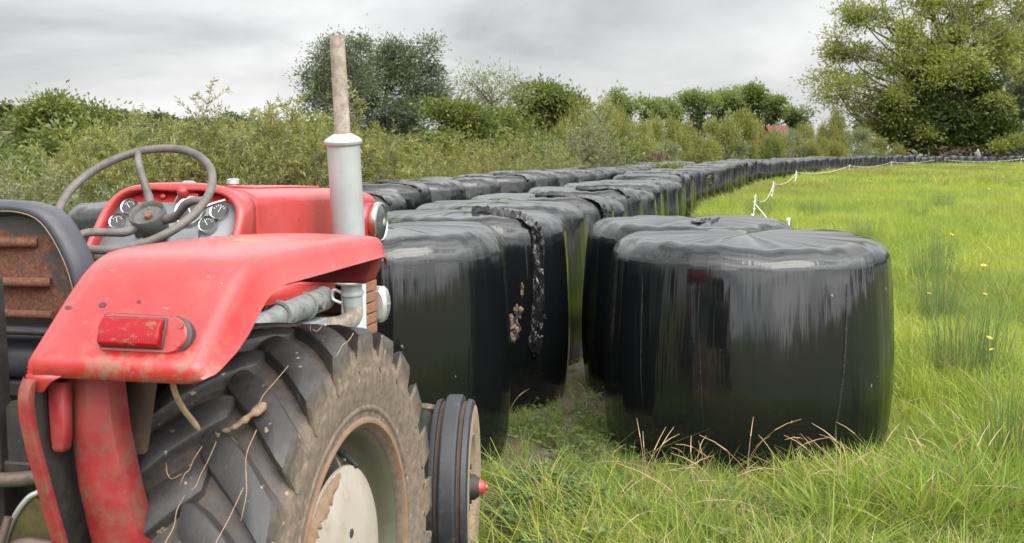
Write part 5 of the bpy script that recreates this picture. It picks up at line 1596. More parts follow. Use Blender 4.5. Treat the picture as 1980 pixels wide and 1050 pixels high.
px_tree('ivy_tree', 1870, 127, [(1850, 250, 50, 30, 50), (1890, 220, 50, 40, 50), (1920, 265, 60, 26, 50), (1830, 280, 50, 18, 40)],
        'deep green ivy tree filling the gap behind the brushwood pile', M['ivy'], leaf=0.40, width=0.7, sig=0.6, per=40, trunk_r=0.3, seed=17)
lob = []
r_ = np.random.default_rng(5)
bx = at(1822, 288, 116)
for (lu, lv_, ru, rv, nc) in [(1735, 232, 34, 30, 40), (1770, 200, 40, 40, 50), (1790, 250, 50, 36, 60), (1740, 268, 44, 22, 44), (1810, 170, 26, 40, 34), (1800, 280, 50, 16, 30), (1830, 130, 16, 40, 22), (1720, 205, 26, 20, 24), (1832, 230, 26, 30, 24)]:
    c = at(lu, lv_, 114); m = 114 / 2200
    lob.append((c.x - bx.x, -2 + r_.normal() * 1.0, c.z + 0.3, ru * m, ru * m * 0.9, rv * m, nc))
(lv2, lq), _ = lobed_data(77, lob, [(0, 0, 0), (0, 0, 1)], 0.36, 0.75, 0.5, 40, 0.0, False, 0.5)
np_obj('ivy', lv2, lq, M['ivy'], big)
px_tree('ivy_tree', 1905, 112, [(1895, 200, 34, 44, 60), (1880, 245, 34, 30, 50), (1905, 262, 36, 24, 44), (1900, 150, 26, 34, 34), (1920, 215, 28, 40, 40)],
        'dark ivy-smothered tree under the right side of the ash crown', M['ivy'], leaf=0.38, width=0.7, sig=0.5, per=40, trunk_r=0.35, seed=14)
px_tree('dark_evergreen_tree', 1975, 122, [(1960, 200, 50, 50, 60), (1990, 150, 50, 60, 60), (1960, 255, 60, 34, 60), (2010, 230, 50, 60, 50), (1940, 275, 60, 20, 40), (1985, 90, 40, 50, 40)],
        'almost black evergreen tree at the right edge', M['alder'], leaf=0.40, width=0.5, sig=0.55, per=40, trunk_r=0.4, seed=15)
px_tree('yellow_bush', 1950, 109, [(1935, 280, 22, 12, 20), (1958, 274, 20, 14, 20)], 'small yellow-green bush under the dark evergreen at the right edge', M['ash'], 'bush', leaf=0.28, width=0.5, sig=0.35, per=30, trunk_r=0.06, seed=16)

# brushwood pile under the ivy tree, white sheet beside it, red roof in the hedge
rng = np.random.default_rng(3)
T = Tubes(); c0 = at(1850, 285, 112)
for k in range(110):
    a = rng.random() * 6.28
    p = np.array([c0.x, 112, 0.3]) + rng.normal(size=3) * np.array([1.7, 0.8, 0.1]); p[2] = 0.3 + 1.5 * rng.random()
    d = np.array([math.cos(a), math.sin(a) * 0.5, rng.uniform(-0.25, 0.5)]) * rng.uniform(0.7, 1.9)
    T.add(curve(p - d / 2, p + d / 2, rng, 0.15, 5), 0.06 * rng.uniform(.4, 1.2), 0.02, 4)
V_, Q_ = T.get()
M['brush'] = worn('dead_wood', (0.20, 0.13, 0.09), 0.9, dirt=(0.08, 0.05, 0.04), dirt_amt=0.8, scale=2)
tag(np_obj('brush_pile', V_, Q_, M['brush']), 'brown pile of dead branches between the ash and the ivy tree', 'brush pile')
bm = bmesh.new()
c = at(1893, 294, 110)
rows = []
for i in range(9):
    rows.append([(c.x - 0.35 + 0.1 * i, 110 + 0.1 * j, 0.9 + 0.75 * math.exp(-((i - 2.5) / 2.2) ** 2) * (1 - 0.1 * j) - 0.05 * j + 0.03 * mnoise.noise(Vector((i, j, 1)))) for j in range(6)])
loft(bm, rows)
tag(obj('white_sheet', bm, M['post'], angle=70, solid=0.01), 'small white sheet lying over the far bales by the brush pile', 'sheet')
M['roof'] = worn('red_roof_sheet', (0.17, 0.06, 0.045), 0.8, dirt=(0.2, 0.1, 0.07), dirt_amt=0.5, scale=1)
M['shed'] = worn('shed_wall', (0.3, 0.28, 0.25), 0.9, scale=1)
c = at(1510, 249, 118)
sh = empty('shed', (c.x, 118, 0)); tag(sh, 'small shed whose red roof peeps over the hedge', 'shed')
bm = bmesh.new()
box(bm, -0.9, 0.9, 0, 4, 0, c.z - 0.5)
obj('wall', bm, M['shed'], sh)
bm = bmesh.new()
z0 = c.z - 0.5
loft(bm, [[(-1.15, -0.3, z0), (1.15, -0.3, z0)], [(-1.15, 2.0, z0 + 0.9), (1.15, 2.0, z0 + 0.9)], [(-1.15, 4.3, z0), (1.15, 4.3, z0)]])
obj('roof', bm, M['roof'], sh, solid=0.06)

M['dock'] = worn('dead_dock', (0.095, 0.055, 0.038), 0.9, dirt=(0.08, 0.06, 0.03), dirt_amt=0.9, scale=5)
# dead dock stems, rusty red, behind the end of the second row
for u, v, d, lab in ((1230, 318, 41, 'rusty red dead dock stems behind the end of the second row'), (1265, 300, 42, 'pale rusty dock patch in the hedge above the second row')):
    T = Tubes(); c = at(u, v, d)
    for k in range(90):
        b0 = np.array([c.x + rng.normal() * 0.22, d + rng.normal() * 0.2, 0.0])
        T.add(curve(b0, b0 + np.array([rng.normal() * 0.12, rng.normal() * 0.1, c.z * rng.uniform(0.85, 1.12)]), rng, 0.03, 4), 0.012, 0.03, 4)
    V_, Q_ = T.get()
    tag(np_obj('dock_plant', V_, Q_, M['dock']), lab, 'plant')

# ---- trees standing behind the photographer; the film of the bales mirrors them
mir = [(-24, -40, 0.36), (-14, -43, 0.42), (-5, -44, 0.26), (3, -42, 0.34), (11, -45, 0.24), (19, -43, 0.36), (28, -38, 0.42), (38, -24, 0.5), (70, 112, 1.5), (80, 116, 1.7), (92, 114, 1.6), (104, 118, 1.8), (118, 116, 1.6), (46, -4, 0.7), (52, 12, 0.8), (56, 25, 0.9), (60, 38, 1.1), (66, 52, 1.1), (72, 68, 1.1), (78, 84, 1.2), (86, 98, 1.2)]
lob = []
r_ = np.random.default_rng(8)
for k in range(16):
    a = r_.random() * 6.28; q_ = r_.random() ** 0.5
    lob.append((3.6 * q_ * math.cos(a), 3.0 * q_ * math.sin(a), 1.6 + 6.0 * r_.random() * (1.1 - 0.4 * q_), 1.5, 1.4, 1.3, 22))
pm = plant_proto('field_tree', lobed_data(8, lob, [(0, 0, 0), (0.1, 0, 2), (0, 0.1, 5)], 0.36, 0.5, 0.45, 26, 0.2, shell=0.5), M['alder'], M['bark'], 'trunk', 'crown')
for k, (x, y, s) in enumerate(mir):
    put(pm, (x, y, 0), rg.uniform(0, 6.28), s, 'dark field tree behind the camera or beyond the right edge, mirrored in the bales', 'tree', 'trees behind the camera', 'field_tree')

# ------------------------------------------------------------------ distant wooded hill on the left
hv = [(-400, 150), (0, 187), (60, 190), (150, 198), (250, 203), (350, 206), (460, 212), (560, 214), (650, 222), (800, 232), (1000, 244), (1250, 262), (1600, 275)]
hu = np.array([a for a, b in hv], float); hvv = np.array([b for a, b in hv], float)
us = np.linspace(-400, 1600, 90); D = [150, 190, 240, 300, 350, 420, 520]
HP = []
for d, fr in zip(D, (-7.0, 0.10, 0.35, 0.72, 0.92, 1.0, 0.8)):
    row = []
    for u in us:
        top = at(u, float(np.interp(u, hu, hvv)), 420)
        z = top.z * fr if fr > 0 else fr
        z -= 8.0 * (fr > 0)
        row.append(((u - 990) / 2200 * d, d, z + 0.8 * math.sin(u * 0.02 + d)))
    HP.append(row)
HP = np.array(HP)
idx = np.arange(len(D) * len(us)).reshape(len(D), len(us))
q = np.stack([idx[:-1, :-1], idx[:-1, 1:], idx[1:, 1:], idx[1:, :-1]], -1).reshape(-1, 4)
t = MT('hill_pasture'); p = t.pos(); a = t.noise(p, 0.02, 5, 0.6)
t.pbr(Base_Color=t.ramp(a, [(0.35, (0.05, 0.07, 0.02)), (0.5, (0.10, 0.11, 0.035)), (0.65, (0.13, 0.09, 0.045))]), Roughness=0.95)
hill = np_obj('hill', HP.reshape(-1, 3), q, t.m, smooth=True); tag(hill, kind='structure')

# ------------------------------------------------------------------ scattering (grass, distant wood)
def scatter(name, pts, rot, scl, idx, protos, kind='stuff'):
    col = bpy.data.collections.new(name + '_kinds')
    for k, o in enumerate(protos):
        o.name = 'kind_%02d_%s' % (k, name); col.objects.link(o)
    me = bpy.data.meshes.new(name)
    pts = np.ascontiguousarray(pts, dtype=np.float32)
    me.vertices.add(len(pts)); me.vertices.foreach_set('co', pts.ravel())
    def attr(n, ty, dat, key):
        at_ = me.attributes.new(n, ty, 'POINT'); at_.data.foreach_set(key, np.ascontiguousarray(dat).ravel())
    attr('rot', 'FLOAT_VECTOR', rot.astype(np.float32), 'vector')
    attr('scl', 'FLOAT_VECTOR', scl.astype(np.float32), 'vector')
    attr('idx', 'INT', idx.astype(np.int32), 'value')
    me.update()
    o = bpy.data.objects.new(name, me); COL.objects.link(o)
    ng = bpy.data.node_groups.new(name + '_scatter', 'GeometryNodeTree')
    ng.interface.new_socket('Geometry', in_out='INPUT', socket_type='NodeSocketGeometry')
    ng.interface.new_socket('Geometry', in_out='OUTPUT', socket_type='NodeSocketGeometry')
    N = ng.nodes; Lk = ng.links.new
    gi = N.new('NodeGroupInput'); go = N.new('NodeGroupOutput')
    ci = N.new('GeometryNodeCollectionInfo'); ci.inputs['Collection'].default_value = col
    ci.inputs['Separate Children'].default_value = True; ci.inputs['Reset Children'].default_value = True
    ip = N.new('GeometryNodeInstanceOnPoints'); ip.inputs['Pick Instance'].default_value = True
    def na(n, ty):
        x = N.new('GeometryNodeInputNamedAttribute'); x.data_type = ty; x.inputs['Name'].default_value = n
        return x.outputs['Attribute']
    Lk(gi.outputs[0], ip.inputs['Points']); Lk(ci.outputs[0], ip.inputs['Instance'])
    Lk(na('idx', 'INT'), ip.inputs['Instance Index']); Lk(na('rot', 'FLOAT_VECTOR'), ip.inputs['Rotation']); Lk(na('scl', 'FLOAT_VECTOR'), ip.inputs['Scale'])
    Lk(ip.outputs[0], go.inputs[0])
    md = o.modifiers.new('scatter', 'NODES'); md.node_group = ng
    tag(o, kind=kind)
    return o

rng = np.random.default_rng(15)
protos = []
for s in range(4):
    r_ = np.random.default_rng(200 + s)
    lob = [(1.3 * r_.normal(), 1.3 * r_.normal(), 2.6 + 1.5 * r_.normal() * 0.6, 1.7, 1.7, 1.5, 20) for k in range(6)]
    (lv2, lq), _ = lobed_data(s, lob, [(0, 0, 0), (0, 0, 1)], 0.62, 0.8, 0.55, 22, 0, False, 0.5)
    protos.append(np_obj('tree_clump', lv2, lq, M['hill'], link=False))
n = 2600
u = rng.uniform(-380, 1500, n); f = rng.random(n) ** 0.8
P = []
for k in range(n):
    dd = 165 + f[k] * 330
    x = (u[k] - 990) / 2200 * dd
    z = np.interp(dd, D, [np.interp(u[k], us, HP[i, :, 2]) for i in range(len(D))])
    P.append((x, dd, z - 1.2))
P = np.array(P)
dens = np.array([mnoise.noise(Vector((p[0] * 0.02, p[1] * 0.02, 0.5))) for p in P])
k = dens > -0.28
P = P[k]; n = len(P)
sc_ = rng.uniform(0.55, 1.15, n) ** 1.5 * np.where(rng.random(n) < 0.05, 1.5, 1.0)
scatter('distant_wood', P, np.stack([np.zeros(n), np.zeros(n), rng.random(n) * 6.28], -1), np.stack([sc_ * 1.1, sc_ * 1.1, sc_ * 0.8], -1), rng.integers(0, 4, n), protos)

# ------------------------------------------------------------------ grass
def grass_mat(name, lime, green, olive, straw=0.06, trans=0.42):
    t = MT(name)
    g = t.n('ShaderNodeNewGeometry'); p = g.outputs['Position']; ri = g.outputs['Random Per Island']
    oi = t.n('ShaderNodeObjectInfo').outputs['Random']
    a = t.noise(t.mapv(p, (1, 0.6, 1)), 0.55, 5, 0.62); b = t.noise(t.mapv(p, (0.35, 0.14, 1)), 0.5, 4, 0.6)
    f = t.math('ADD', t.rng(a, 0.33, 0.67, 0, 0.75), t.math('MULTIPLY', t.math('SUBTRACT', oi, 0.5), 0.5))
    f = t.math('ADD', f, t.math('MULTIPLY', t.math('SUBTRACT', ri, 0.5), 0.35))
    col = t.mix(t.rng(f, 0.05, 0.75), C4(*green), C4(*lime))
    sx = t.n('ShaderNodeSeparateXYZ', {0: p})
    far_ = t.rng(sx.outputs[1], 14, 50, 0.2, 0.9)
    col = t.mix(t.math('MULTIPLY', t.rng(b, 0.47, 0.64), far_), col, C4(*olive))
    st = t.math('GREATER_THAN', t.math('FRACT', t.math('MULTIPLY', ri, 23.7)), 1.0 - straw)
    col = t.mix(st, col, C4(0.34, 0.27, 0.12))
    pr = t.n('ShaderNodeBsdfPrincipled', {'Base Color': col, 'Roughness': 0.5, 'Specular IOR Level': 0.35})
    tr = t.n('ShaderNodeBsdfTranslucent', {'Color': col})
    mx = t.n('ShaderNodeMixShader', {0: trans, 1: pr.outputs[0], 2: tr.outputs[0]})
    t.t.links.new(mx.outputs[0], t.out.inputs[0])
    return t.m
M['grass'] = grass_mat('meadow_grass', (0.37, 0.42, 0.056), (0.175, 0.265, 0.040), (0.23, 0.19, 0.065), 0.07)
M['grass_verge'] = grass_mat('verge_grass', (0.35, 0.41, 0.070), (0.155, 0.24, 0.044), (0.24, 0.2, 0.08), 0.09)
M['dry'] = leaf_mat('dry_grass_stalk', (0.40, 0.29, 0.16), (0.62, 0.48, 0.30), (0.42, 0.22, 0.10), 0.12, 3.0, 0.3)
M['weed'] = leaf_mat('weed_leaves', (0.075, 0.13, 0.028), (0.17, 0.235, 0.075), (0.25, 0.24, 0.06), 0.05, 3.0, 0.3)
M['rush'] = leaf_mat('rush_stems', (0.08, 0.14, 0.032), (0.155, 0.225, 0.06), (0.22, 0.19, 0.07), 0.08, 2.0, 0.15)
M['buttercup'] = simple('buttercup_yellow', (0.80, 0.52, 0.01), 0.4)

def tuft(seed, n, rad, hmin, hmax, w, bend, lean=0.35, comb=(0, 0)):
    rng = np.random.default_rng(seed)
    a = rng.random(n) * 6.28; r = rad * np.sqrt(rng.random(n))
    base = np.stack([r * np.cos(a), r * np.sin(a), np.zeros(n) - 0.01], -1)
    h = hmin + (hmax - hmin) * rng.random(n) ** 1.4
    d = rng.random(n) * 6.28
    dirh = np.stack([np.cos(d), np.sin(d)], -1) * 0.8 + np.stack([np.cos(a), np.sin(a)], -1) * 0.5 + np.array(comb)
    ln = lean * rng.random(n) * h; bd = bend * rng.random(n) ** 1.3 * h * 1.3
    ws = w * rng.uniform(0.6, 1.3, n)
    yaw = rng.random(n) * 6.28
    side = np.stack([np.cos(yaw), np.sin(yaw), np.zeros(n)], -1)
    V = []
    for t, wf in ((0, 0.8), (0.35, 1.0), (0.7, 0.75), (1.0, 0.08)):
        off = (ln * t + bd * t * t)
        z = h * (t - 0.30 * (bd / np.maximum(h, 1e-6)) * t * t * 0.9)
        p = base + np.concatenate([dirh * off[:, None], z[:, None]], -1)
        V.append(p - side * (ws * wf / 2)[:, None]); V.append(p + side * (ws * wf / 2)[:, None])
    V = np.stack(V, 1)                      # n, 8, 3
    o = (np.arange(n) * 8)[:, None]
    q = np.concatenate([o + np.array([[0, 1, 3, 2]]), o + np.array([[2, 3, 5, 4]]), o + np.array([[4, 5, 7, 6]])], 0)
    return V.reshape(-1, 3), q

def free(P, pad=0.0):
    k = np.ones(len(P), bool)
    for bx_, by_, br_ in BALES:
        k &= (P[:, 0] - bx_) ** 2 + (P[:, 1] - by_) ** 2 > (br_ * 0.93 + pad) ** 2
    return k
def inframe(P, m=0.04):
    return (np.abs(P[:, 0] / P[:, 1]) < 990 / 2200 + m)
def rowA_x(y):
    return np.interp(y, [0, 6, 10, 16, 22, 30, 38, 50, 64, 82, 98, 108, 130], [-1.4, -0.2, 0.9, 2.1, 3.2, 4.8, 7.4, 10.6, 16.4, 24.3, 34, 44, 70])
def path_d(P): return np.abs(P[:, 0] - (0.17 * P[:, 1] - 0.83))
def fbm(P, s, z=0.0):
    return np.array([mnoise.noise(Vector((p[0] * s, p[1] * s, z))) + 0.5 * mnoise.noise(Vector((p[0] * s * 2.1, p[1] * s * 2.1, z + 5))) for p in P])

def do_zone(name, y0, y1, per_m2, protos, xmin, xmax, smin, smax, seed, tilt=0.12, comb=0.0, keep=None, flat=1.0):
    rng = np.random.default_rng(seed)
    A = (y1 - y0) * (xmax - xmin)
    n = int(A * per_m2)
    P = np.stack([rng.uniform(xmin, xmax, n), rng.uniform(y0, y1, n)], -1)
    k = inframe(P) & free(P)
    P = P[k]
    if keep is not None: P = P[keep(P, rng)]
    n = len(P)
    nz = fbm(P, 0.5 if y1 < 20 else 0.12, seed)
    s = (smin + (smax - smin) * np.clip(0.5 + 0.55 * nz, 0, 1)) * rng.uniform(0.8, 1.2, n)
    for bx_, by_, br_ in BALES:                       # shorter where the bales crowd it
        if by_ < 12: s = s * np.clip(0.55 + ((np.hypot(P[:, 0] - bx_, P[:, 1] - by_) - br_) / 0.7) * 0.45, 0.55, 1.0)
    rot = np.stack([rng.normal(size=n) * tilt, rng.normal(size=n) * tilt, rng.random(n) * 6.28], -1)
    z = gh(P[:, 0], P[:, 1])
    pts = np.concatenate([P, z[:, None]], -1)
    return scatter(name, pts, rot, np.stack([s, s, s * flat], -1), rng.integers(0, len(protos), n), protos)

near = []
for s in range(5):
    V, q = tuft(400 + s, 60, 0.085, 0.10, 0.27, 0.0066, 0.95, 0.6); near.append(np_obj('tuft', V, q, M['grass_verge'], link=False))
for s in range(2):
    V, q = tuft(420 + s, 46, 0.09, 0.16, 0.36, 0.0066, 1.3, 0.9); near.append(np_obj('tuft', V, q, M['grass_verge'], link=False))
V, q = tuft(431, 14, 0.06, 0.14, 0.34, 0.0042, 0.8, 0.5); near.append(np_obj('tuft', V, q, M['dry'], link=False))
def keep_near(P, rng):
    d = path_d(P) + 0.18 * fbm(P, 1.6, 3)
    pr = np.clip((d - 0.05) / 0.5, 0.30, 1.0)
    soil = np.exp(-(((P[:, 0] + 0.15) / 0.42) ** 2 + ((P[:, 1] - 4.9) / 0.9) ** 2))
    pr = pr * (1 - 0.8 * soil)
    return rng.random(len(P)) < pr
do_zone('verge_grass', 3.7, 8.2, 230, near, -1.2, 2.3, 0.45, 1.0, 1, keep=lambda P, r: keep_near(P, r) & (P[:, 0] < 2.35))
mead = []
for s in range(5):
    V, q = tuft(500 + s, 70, 0.11, 0.14, 0.34, 0.0074, 0.9, 0.5); mead.append(np_obj('tuft', V, q, M['grass'], link=False))
V, q = tuft(520, 40, 0.10, 0.2, 0.40, 0.006, 0.8, 0.4); mead.append(np_obj('tuft', V, q, M['grass_verge'], link=False))
do_zone('meadow_grass_near', 4.6, 13, 120, mead, 1.2, 7, 0.75, 1.15, 2, keep=lambda P, r: (P[:, 0] > 1.55 + 0.3 * np.sin(P[:, 1])))
do_zone('aisle_grass', 8.2, 24, 60, mead, -0.5, 5.0, 0.3, 0.75, 3, keep=lambda P, r: (P[:, 0] > rowA_x(P[:, 1]) - 0.45) & (P[:, 0] < rowA_x(P[:, 1]) + 1.8) & (r.random(len(P)) < np.clip((path_d(P) - 0.15) / 0.5, 0.20, 1)))
mid = []
for s in range(4):
    V, q = tuft(600 + s, 110, 0.26, 0.20, 0.42, 0.011, 0.8, 0.4); mid.append(np_obj('tuft', V, q, M['grass'], link=False))
do_zone('meadow_grass_middle', 12, 40, 26, mid, 1.0, 20, 0.75, 1.15, 4, keep=lambda P, r: P[:, 0] > rowA_x(P[:, 1]) + 0.5)
farp = []
for s in range(4):
    V, q = tuft(700 + s, 150, 0.7, 0.22, 0.42, 0.030, 0.7, 0.35); farp.append(np_obj('tuft', V, q, M['grass'], link=False))
do_zone('meadow_grass_far', 38, 122, 3.6, farp, 5, 60, 0.7, 1.2, 5, keep=lambda P, r: P[:, 0] > rowA_x(P[:, 1]) + 0.4)
# rough grass under the hedge and between the rows
do_zone('hedge_grass', 11, 46, 9, [np_obj('tuft', *tuft(800 + s, 110, 0.26, 0.35, 0.8, 0.011, 0.6, 0.3), M['grass_verge'], link=False) for s in range(3)], -9, 12, 0.8, 1.3, 6,
        keep=lambda P, r: (P[:, 0] < np.interp(P[:, 1], [9, 14, 20, 28, 38, 46], [-4.2, -2.9, -1.0, 1.6, 4.5, 8.6])) & (P[:, 0] > np.interp(P[:, 1], [9, 46], [-8, 3])))

# ---- low weeds with jagged leaves near the front wheel and before the nearest bale
def weed_tuft(seed):
    rng = np.random.default_rng(seed)
    V = []; F = []
    for k in range(9):
        a = rng.random() * 6.28; L = rng.uniform(0.07, 0.17)
        tip = np.array([math.cos(a) * L * 0.8, math.sin(a) * L * 0.8, L * rng.uniform(0.5, 1.0)])
        side = np.array([-math.sin(a), math.cos(a), 0])
        b = len(V); w = 0.0022
        V += [(-side * w), (side * w), tip + side * w, tip - side * w]; F += [(b, b + 1, b + 2), (b, b + 2, b + 3)]
        out = np.array([math.cos(a), math.sin(a), -0.25 + 0.5 * rng.random()]); out /= np.linalg.norm(out)
        nr = np.cross(out, side)
        for lobe in (-1.15, -0.55, 0.0, 0.55, 1.15):
            d = out * math.cos(lobe) + side * math.sin(lobe)
            s2 = -out * math.sin(lobe) + side * math.cos(lobe)
            ll = rng.uniform(0.030, 0.048) * (1.25 - 0.35 * abs(lobe))
            c = len(V)
            prof = [(0, 0), (0.3, 0.16), (0.42, 0.13), (0.6, 0.27), (0.68, 0.18), (0.85, 0.20), (1.0, 0.0), (0.85, -0.20), (0.68, -0.18), (0.6, -0.27), (0.42, -0.13), (0.3, -0.16)]
            for x, y in prof:
                V.append(tip + d * ll * x + s2 * ll * y + nr * ll * (0.25 * abs(y) - 0.18 * x * x))
            for i in range(1, len(prof) - 1): F.append((c, c + i, c + i + 1))
    return np.array(V), np.array(F)
wp = []
for s in range(4):
    V, F = weed_tuft(900 + s); wp.append(np_obj('weed', V, F, M['weed'], link=False))
def keep_weed(P, rng):
    pr = 0.25 + 0.9 * (fbm(P, 1.3, 7) > 0.1)
    fx = np.exp(-(((P[:, 0] - 0.15) / 0.55) ** 2 + ((P[:, 1] - 5.8) / 1.5) ** 2)) + 0.9 * np.exp(-(((P[:, 0] - 0.9) / 0.6) ** 2 + ((P[:, 1] - 4.9) / 0.45) ** 2))
    return rng.random(len(P)) < np.clip(fx * pr, 0.05, 1)
do_zone('weed_cover', 3.9, 8.5, 95, wp, -0.8, 2.0, 0.75, 1.35, 8, keep=keep_weed, tilt=0.2)

# ---- dry stalks with seed heads
def stalks(seed, n, bend=(0.3, 0.9)):
    rng = np.random.default_rng(seed)
    T = Tubes()
    for k in range(n):
        a = rng.random() * 6.28; L = rng.uniform(0.34, 0.62); b0 = np.array([rng.normal() * 0.05, rng.normal() * 0.05, 0])
        be = rng.uniform(*bend) * L
        t = np.linspace(0, 1, 9)[:, None]
        d = np.array([math.cos(a), math.sin(a), 0])
        P = b0 + np.array([0, 0, 1]) * L * (t - 0.25 * t ** 3 * be / L * 1.6) + d * be * t ** 2
        T.add(P, 0.0012, 0.0008, 4)
        hd = P[-3:]
        T.add(np.array([hd[0], hd[1], hd[2]]), 0.0028, 0.0010, 5)
    return T.get()
sp = [np_obj('stalk', *stalks(950 + s, m, b), M['dry'], link=False) for s, m, b in ((0, 1, (0.2, 0.5)), (1, 1, (0.5, 0.9)), (2, 2, (0.3, 0.8)), (3, 1, (0.7, 1.1)))]
rng = np.random.default_rng(66)
n = 110
P = np.stack([rng.uniform(0.45, 2.4, n), 5.30 - 0.75 * rng.random(n) ** 1.5 + 0.10 * rng.random(n)], -1)
P2 = np.stack([rng.uniform(1.1, 2.2, 34), rng.uniform(4.6, 5.4, 34)], -1)
P3 = np.stack([rng.uniform(-0.1, 2.6, 26), rng.uniform(4.2, 8, 26)], -1)
P = np.concatenate([P, P2, P3]); P = P[free(P, 0.02) & inframe(P)]
n = len(P)
pts = np.concatenate([P, gh(P[:, 0], P[:, 1])[:, None]], -1)
rot = np.stack([rng.normal(size=n) * 0.22, rng.normal(size=n) * 0.22 + 0.12, rng.random(n) * 6.28], -1)
s = rng.uniform(0.55, 1.0, n)
scatter('dry_stalks', pts, rot, np.stack([s, s, s], -1), rng.integers(0, 4, n), sp)

# ---- rush clumps in the meadow
def rush_data(seed, n, h, rad):
    rng = np.random.default_rng(seed); T = Tubes()
    for k in range(n):
        a = rng.random() * 6.28; r = rad * math.sqrt(rng.random()); L = h * rng.uniform(0.6, 1.05)
        b0 = np.array([r * math.cos(a), r * math.sin(a), -0.02])
        d = np.array([math.cos(a), math.sin(a), 0]) * rng.uniform(0.02, 0.22) * L + rng.normal(size=3) * np.array([0.04, 0.04, 0])
        t = np.linspace(0, 1, 6)[:, None]
        T.add(b0 + np.array([0, 0, 1]) * L * t + d * t ** 1.6, 0.0035, 0.0010, 4)
    return T.get()
rp = [np_obj('rush_clump', *rush_data(s, m, 0.72, r), M['rush'], link=False) for s, m, r in ((1, 110, 0.17), (2, 150, 0.24), (3, 70, 0.13))]
rushes = [(3.06, 7.5, 1, 1.0, 'tall dark rush clump with buttercups in front of the meadow, near the right edge'), (3.75, 9.9, 0, 0.95, 'rush clump right of the nearest bale, behind the tallest one'), (2.42, 5.45, 2, 0.85, 'thin rush clump at the right edge in the foreground'), (4.6, 12.5, 1, 0.9, 'rush clump in the middle of the meadow on the right edge'), (3.9, 16, 0, 0.9, 'rush clump above the right shoulder of the nearest bale'),
          (5.6, 18, 1, 0.9, 'broad rush clump in mid meadow'), (5.1, 23.5, 1, 1.0, 'pale rush clump right of the nearest fence post'), (6.3, 24, 1, 1.0, 'grey rush clump further right of the nearest fence post'), (8.2, 23, 0, 0.9, 'rush clump in the upper meadow'), (10.2, 27, 1, 1.0, 'rush clump in the upper meadow by the right edge'), (5.4, 14.2, 2, 1.0, 'loose rush clump behind the right edge rushes')]
for x, y, k, s, lab in rushes:
    o = rp[k].copy(); COL.objects.link(o); o.name = 'rush_clump'
    o.location = (x, y, float(gh(x, y))); o.scale = (s, s, s); o.rotation_euler = (0, 0, x * 3 + y)
    tag(o, lab, 'rushes', 'rush clumps in the meadow')
# ---- buttercups
bm = bmesh.new()
for k in range(5):
    a = 2 * math.pi * k / 5
    c = Vector((0.008 * math.cos(a), 0.008 * math.sin(a), 0.004)); s_ = Vector((-math.sin(a), math.cos(a), 0)); d = Vector((math.cos(a), math.sin(a), 0.45))
    vs = [bm.verts.new(p) for p in (Vector((0, 0, 0)), c * 0.6 + s_ * 0.007, c + d * 0.006 + s_ * 0.006, c + d * 0.006 - s_ * 0.006, c * 0.6 - s_ * 0.007)]
    bm.faces.new(vs)
f0 = obj('buttercup', bm, M['buttercup'], recalc=False)
bm = bmesh.new(); tube(bm, [(0, 0, 0), (0.005, 0, -0.2), (0, 0, -0.45)], 0.0015, 4)
obj('flower_stem', bm, M['rush'], f0)
flowers = [(3.02, 7.3, .47), (3.12, 7.35, .42), (3.17, 7.4, .40), (3.10, 7.25, .36), (4.02, 9.6, .42), (4.2, 9.5, .42), (3.35, 8.9, .4), (3.62, 9.8, .4), (6.2, 16, .45), (8.9, 22, .5), (5.0, 12, .42), (7.6, 19, .45), (4.5, 15, .45), (12.5, 31, .5), (13.8, 33, .5), (11, 38, .5)]
for k, (x, y, z) in enumerate(flowers):
    o = f0 if k == 0 else copy_tree(f0)
    o.location = (x, y, z); o.rotation_euler = (0.4 * math.sin(k), 0.4 * math.cos(k * 2), k)
    s = 1.3 if y < 12 else 2.0
    o.scale = (s, s, 1)
    tag(o, 'small yellow buttercup flower in the meadow grass', 'flower', 'buttercups in the meadow grass')

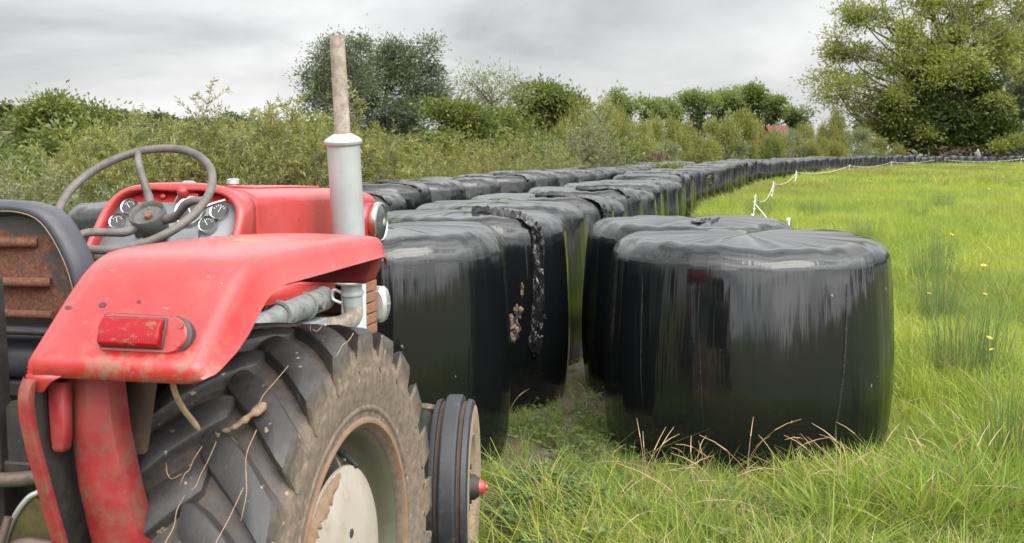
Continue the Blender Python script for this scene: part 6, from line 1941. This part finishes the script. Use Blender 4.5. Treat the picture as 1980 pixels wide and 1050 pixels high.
# ---- straw and twine caught on the tractor
def tractor_pt(x, y, z): 
    c, s = math.cos(-TH), math.sin(-TH)
    return Vector((-1.152 + c * x - s * y, 2.865 + s * x + c * y, z))
def on_tyre(x, ang, h=0.0):
    r = 0.613 + h - max(0, (abs(x - 0.63) - 0.155)) * 1.2
    return tractor_pt(x, -r * math.cos(R(ang)), 0.612 + r * math.sin(R(ang)))
straws = [((0.735, 66), (0.725, 60), (0.715, 57), (0.715, 54), (0.70, 50), 'long bent yellow straw high on the rear tyre tread'), ((0.735, 48), (0.728, 43), (0.745, 38), (0.752, 35), (0.755, 30), 'curled yellow straw in the middle of the rear tyre tread'), ((0.745, 36), (0.725, 30), (0.705, 24), (0.69, 20), (0.68, 17), 'long thin straw slanting down the rear tyre tread'),
          ((0.655, 45), (0.650, 41), (0.645, 38), (0.640, 36), (0.635, 35), 'short straw on a lug under the hanging twine'), ((0.625, 44), (0.62, 41), (0.615, 39), (0.61, 38), (0.605, 36), 'tiny reddish straw beside the mud blob on the tyre'), ((0.62, 34), (0.615, 31), (0.612, 28), (0.605, 25), (0.60, 22), 'pale straw curving down a lug on the inner tyre side'),
          ((0.56, 40), (0.57, 38), (0.58, 37), (0.59, 37), (0.60, 38), 'short pale straw on the inner tyre edge'), ((0.80, 88), (0.803, 84), (0.804, 80), (0.806, 77), (0.807, 74), 'upright straw stuck on the upper tyre sidewall'), ((0.70, 86), (0.71, 84), (0.72, 83), (0.725, 84), (0.73, 86), 'curled straw on the very top of the rear tyre'), ((0.64, 18), (0.655, 20), (0.67, 22), (0.68, 25), (0.69, 27), 'green grass blade lying across the lower tyre tread')]
for k, (*pp, lab) in enumerate(straws):
    bm = bmesh.new()
    pts = smooth_path([on_tyre(x, a, 0.006 + 0.004 * math.sin(3 * j + k)) for j, (x, a) in enumerate(pp)], 4)
    tube(bm, pts, [0.0007] * (len(pts) - 3) + [0.0006, 0.0005, 0.0004], 5)
    m_ = M['straw'] if k != 9 else M['weed']
    o = obj('straw_stem', bm, m_)
    tag(o, lab, 'straw', 'straw bits stuck on the rear tyre')
bm = bmesh.new()
pts = smooth_path([tractor_pt(0.672, -0.640, 1.228), tractor_pt(0.672, -0.625, 1.19), tractor_pt(0.674, -0.60, 1.155), tractor_pt(0.680, -0.575, 1.125), tractor_pt(0.686, -0.565, 1.108)], 6)
tube(bm, pts, [0.006] * (len(pts) - 4) + [0.005, 0.005, 0.004, 0.003], 8)
o = obj('twine', bm, M['twine']); tag(o, 'muddy twine hanging from the fender edge onto the tyre', 'twine')
bm = bmesh.new()
P = [on_tyre(0.665, 47, 0.012), on_tyre(0.69, 48, 0.014), on_tyre(0.715, 51, 0.016), on_tyre(0.735, 54, 0.012)]
pts = smooth_path(P, 6)
rr = [0.004, 0.006, 0.008, 0.008, 0.009, 0.010, 0.010, 0.009, 0.010, 0.012, 0.012, 0.013, 0.015, 0.017, 0.018, 0.017, 0.015, 0.012, 0.006][:len(pts)]
tube(bm, pts, [r * 0.62 for r in rr], 8)
for v in bm.verts: v.co += Vector((mnoise.noise(v.co * 60), mnoise.noise(v.co * 60 + Vector((5, 0, 0))), mnoise.noise(v.co * 60 + Vector((0, 9, 0))))) * 0.005
o = obj('mud_clod', bm, M['mud'], angle=80); tag(o, 'dried mud clod with roots lying on the rear tyre', 'mud clod')
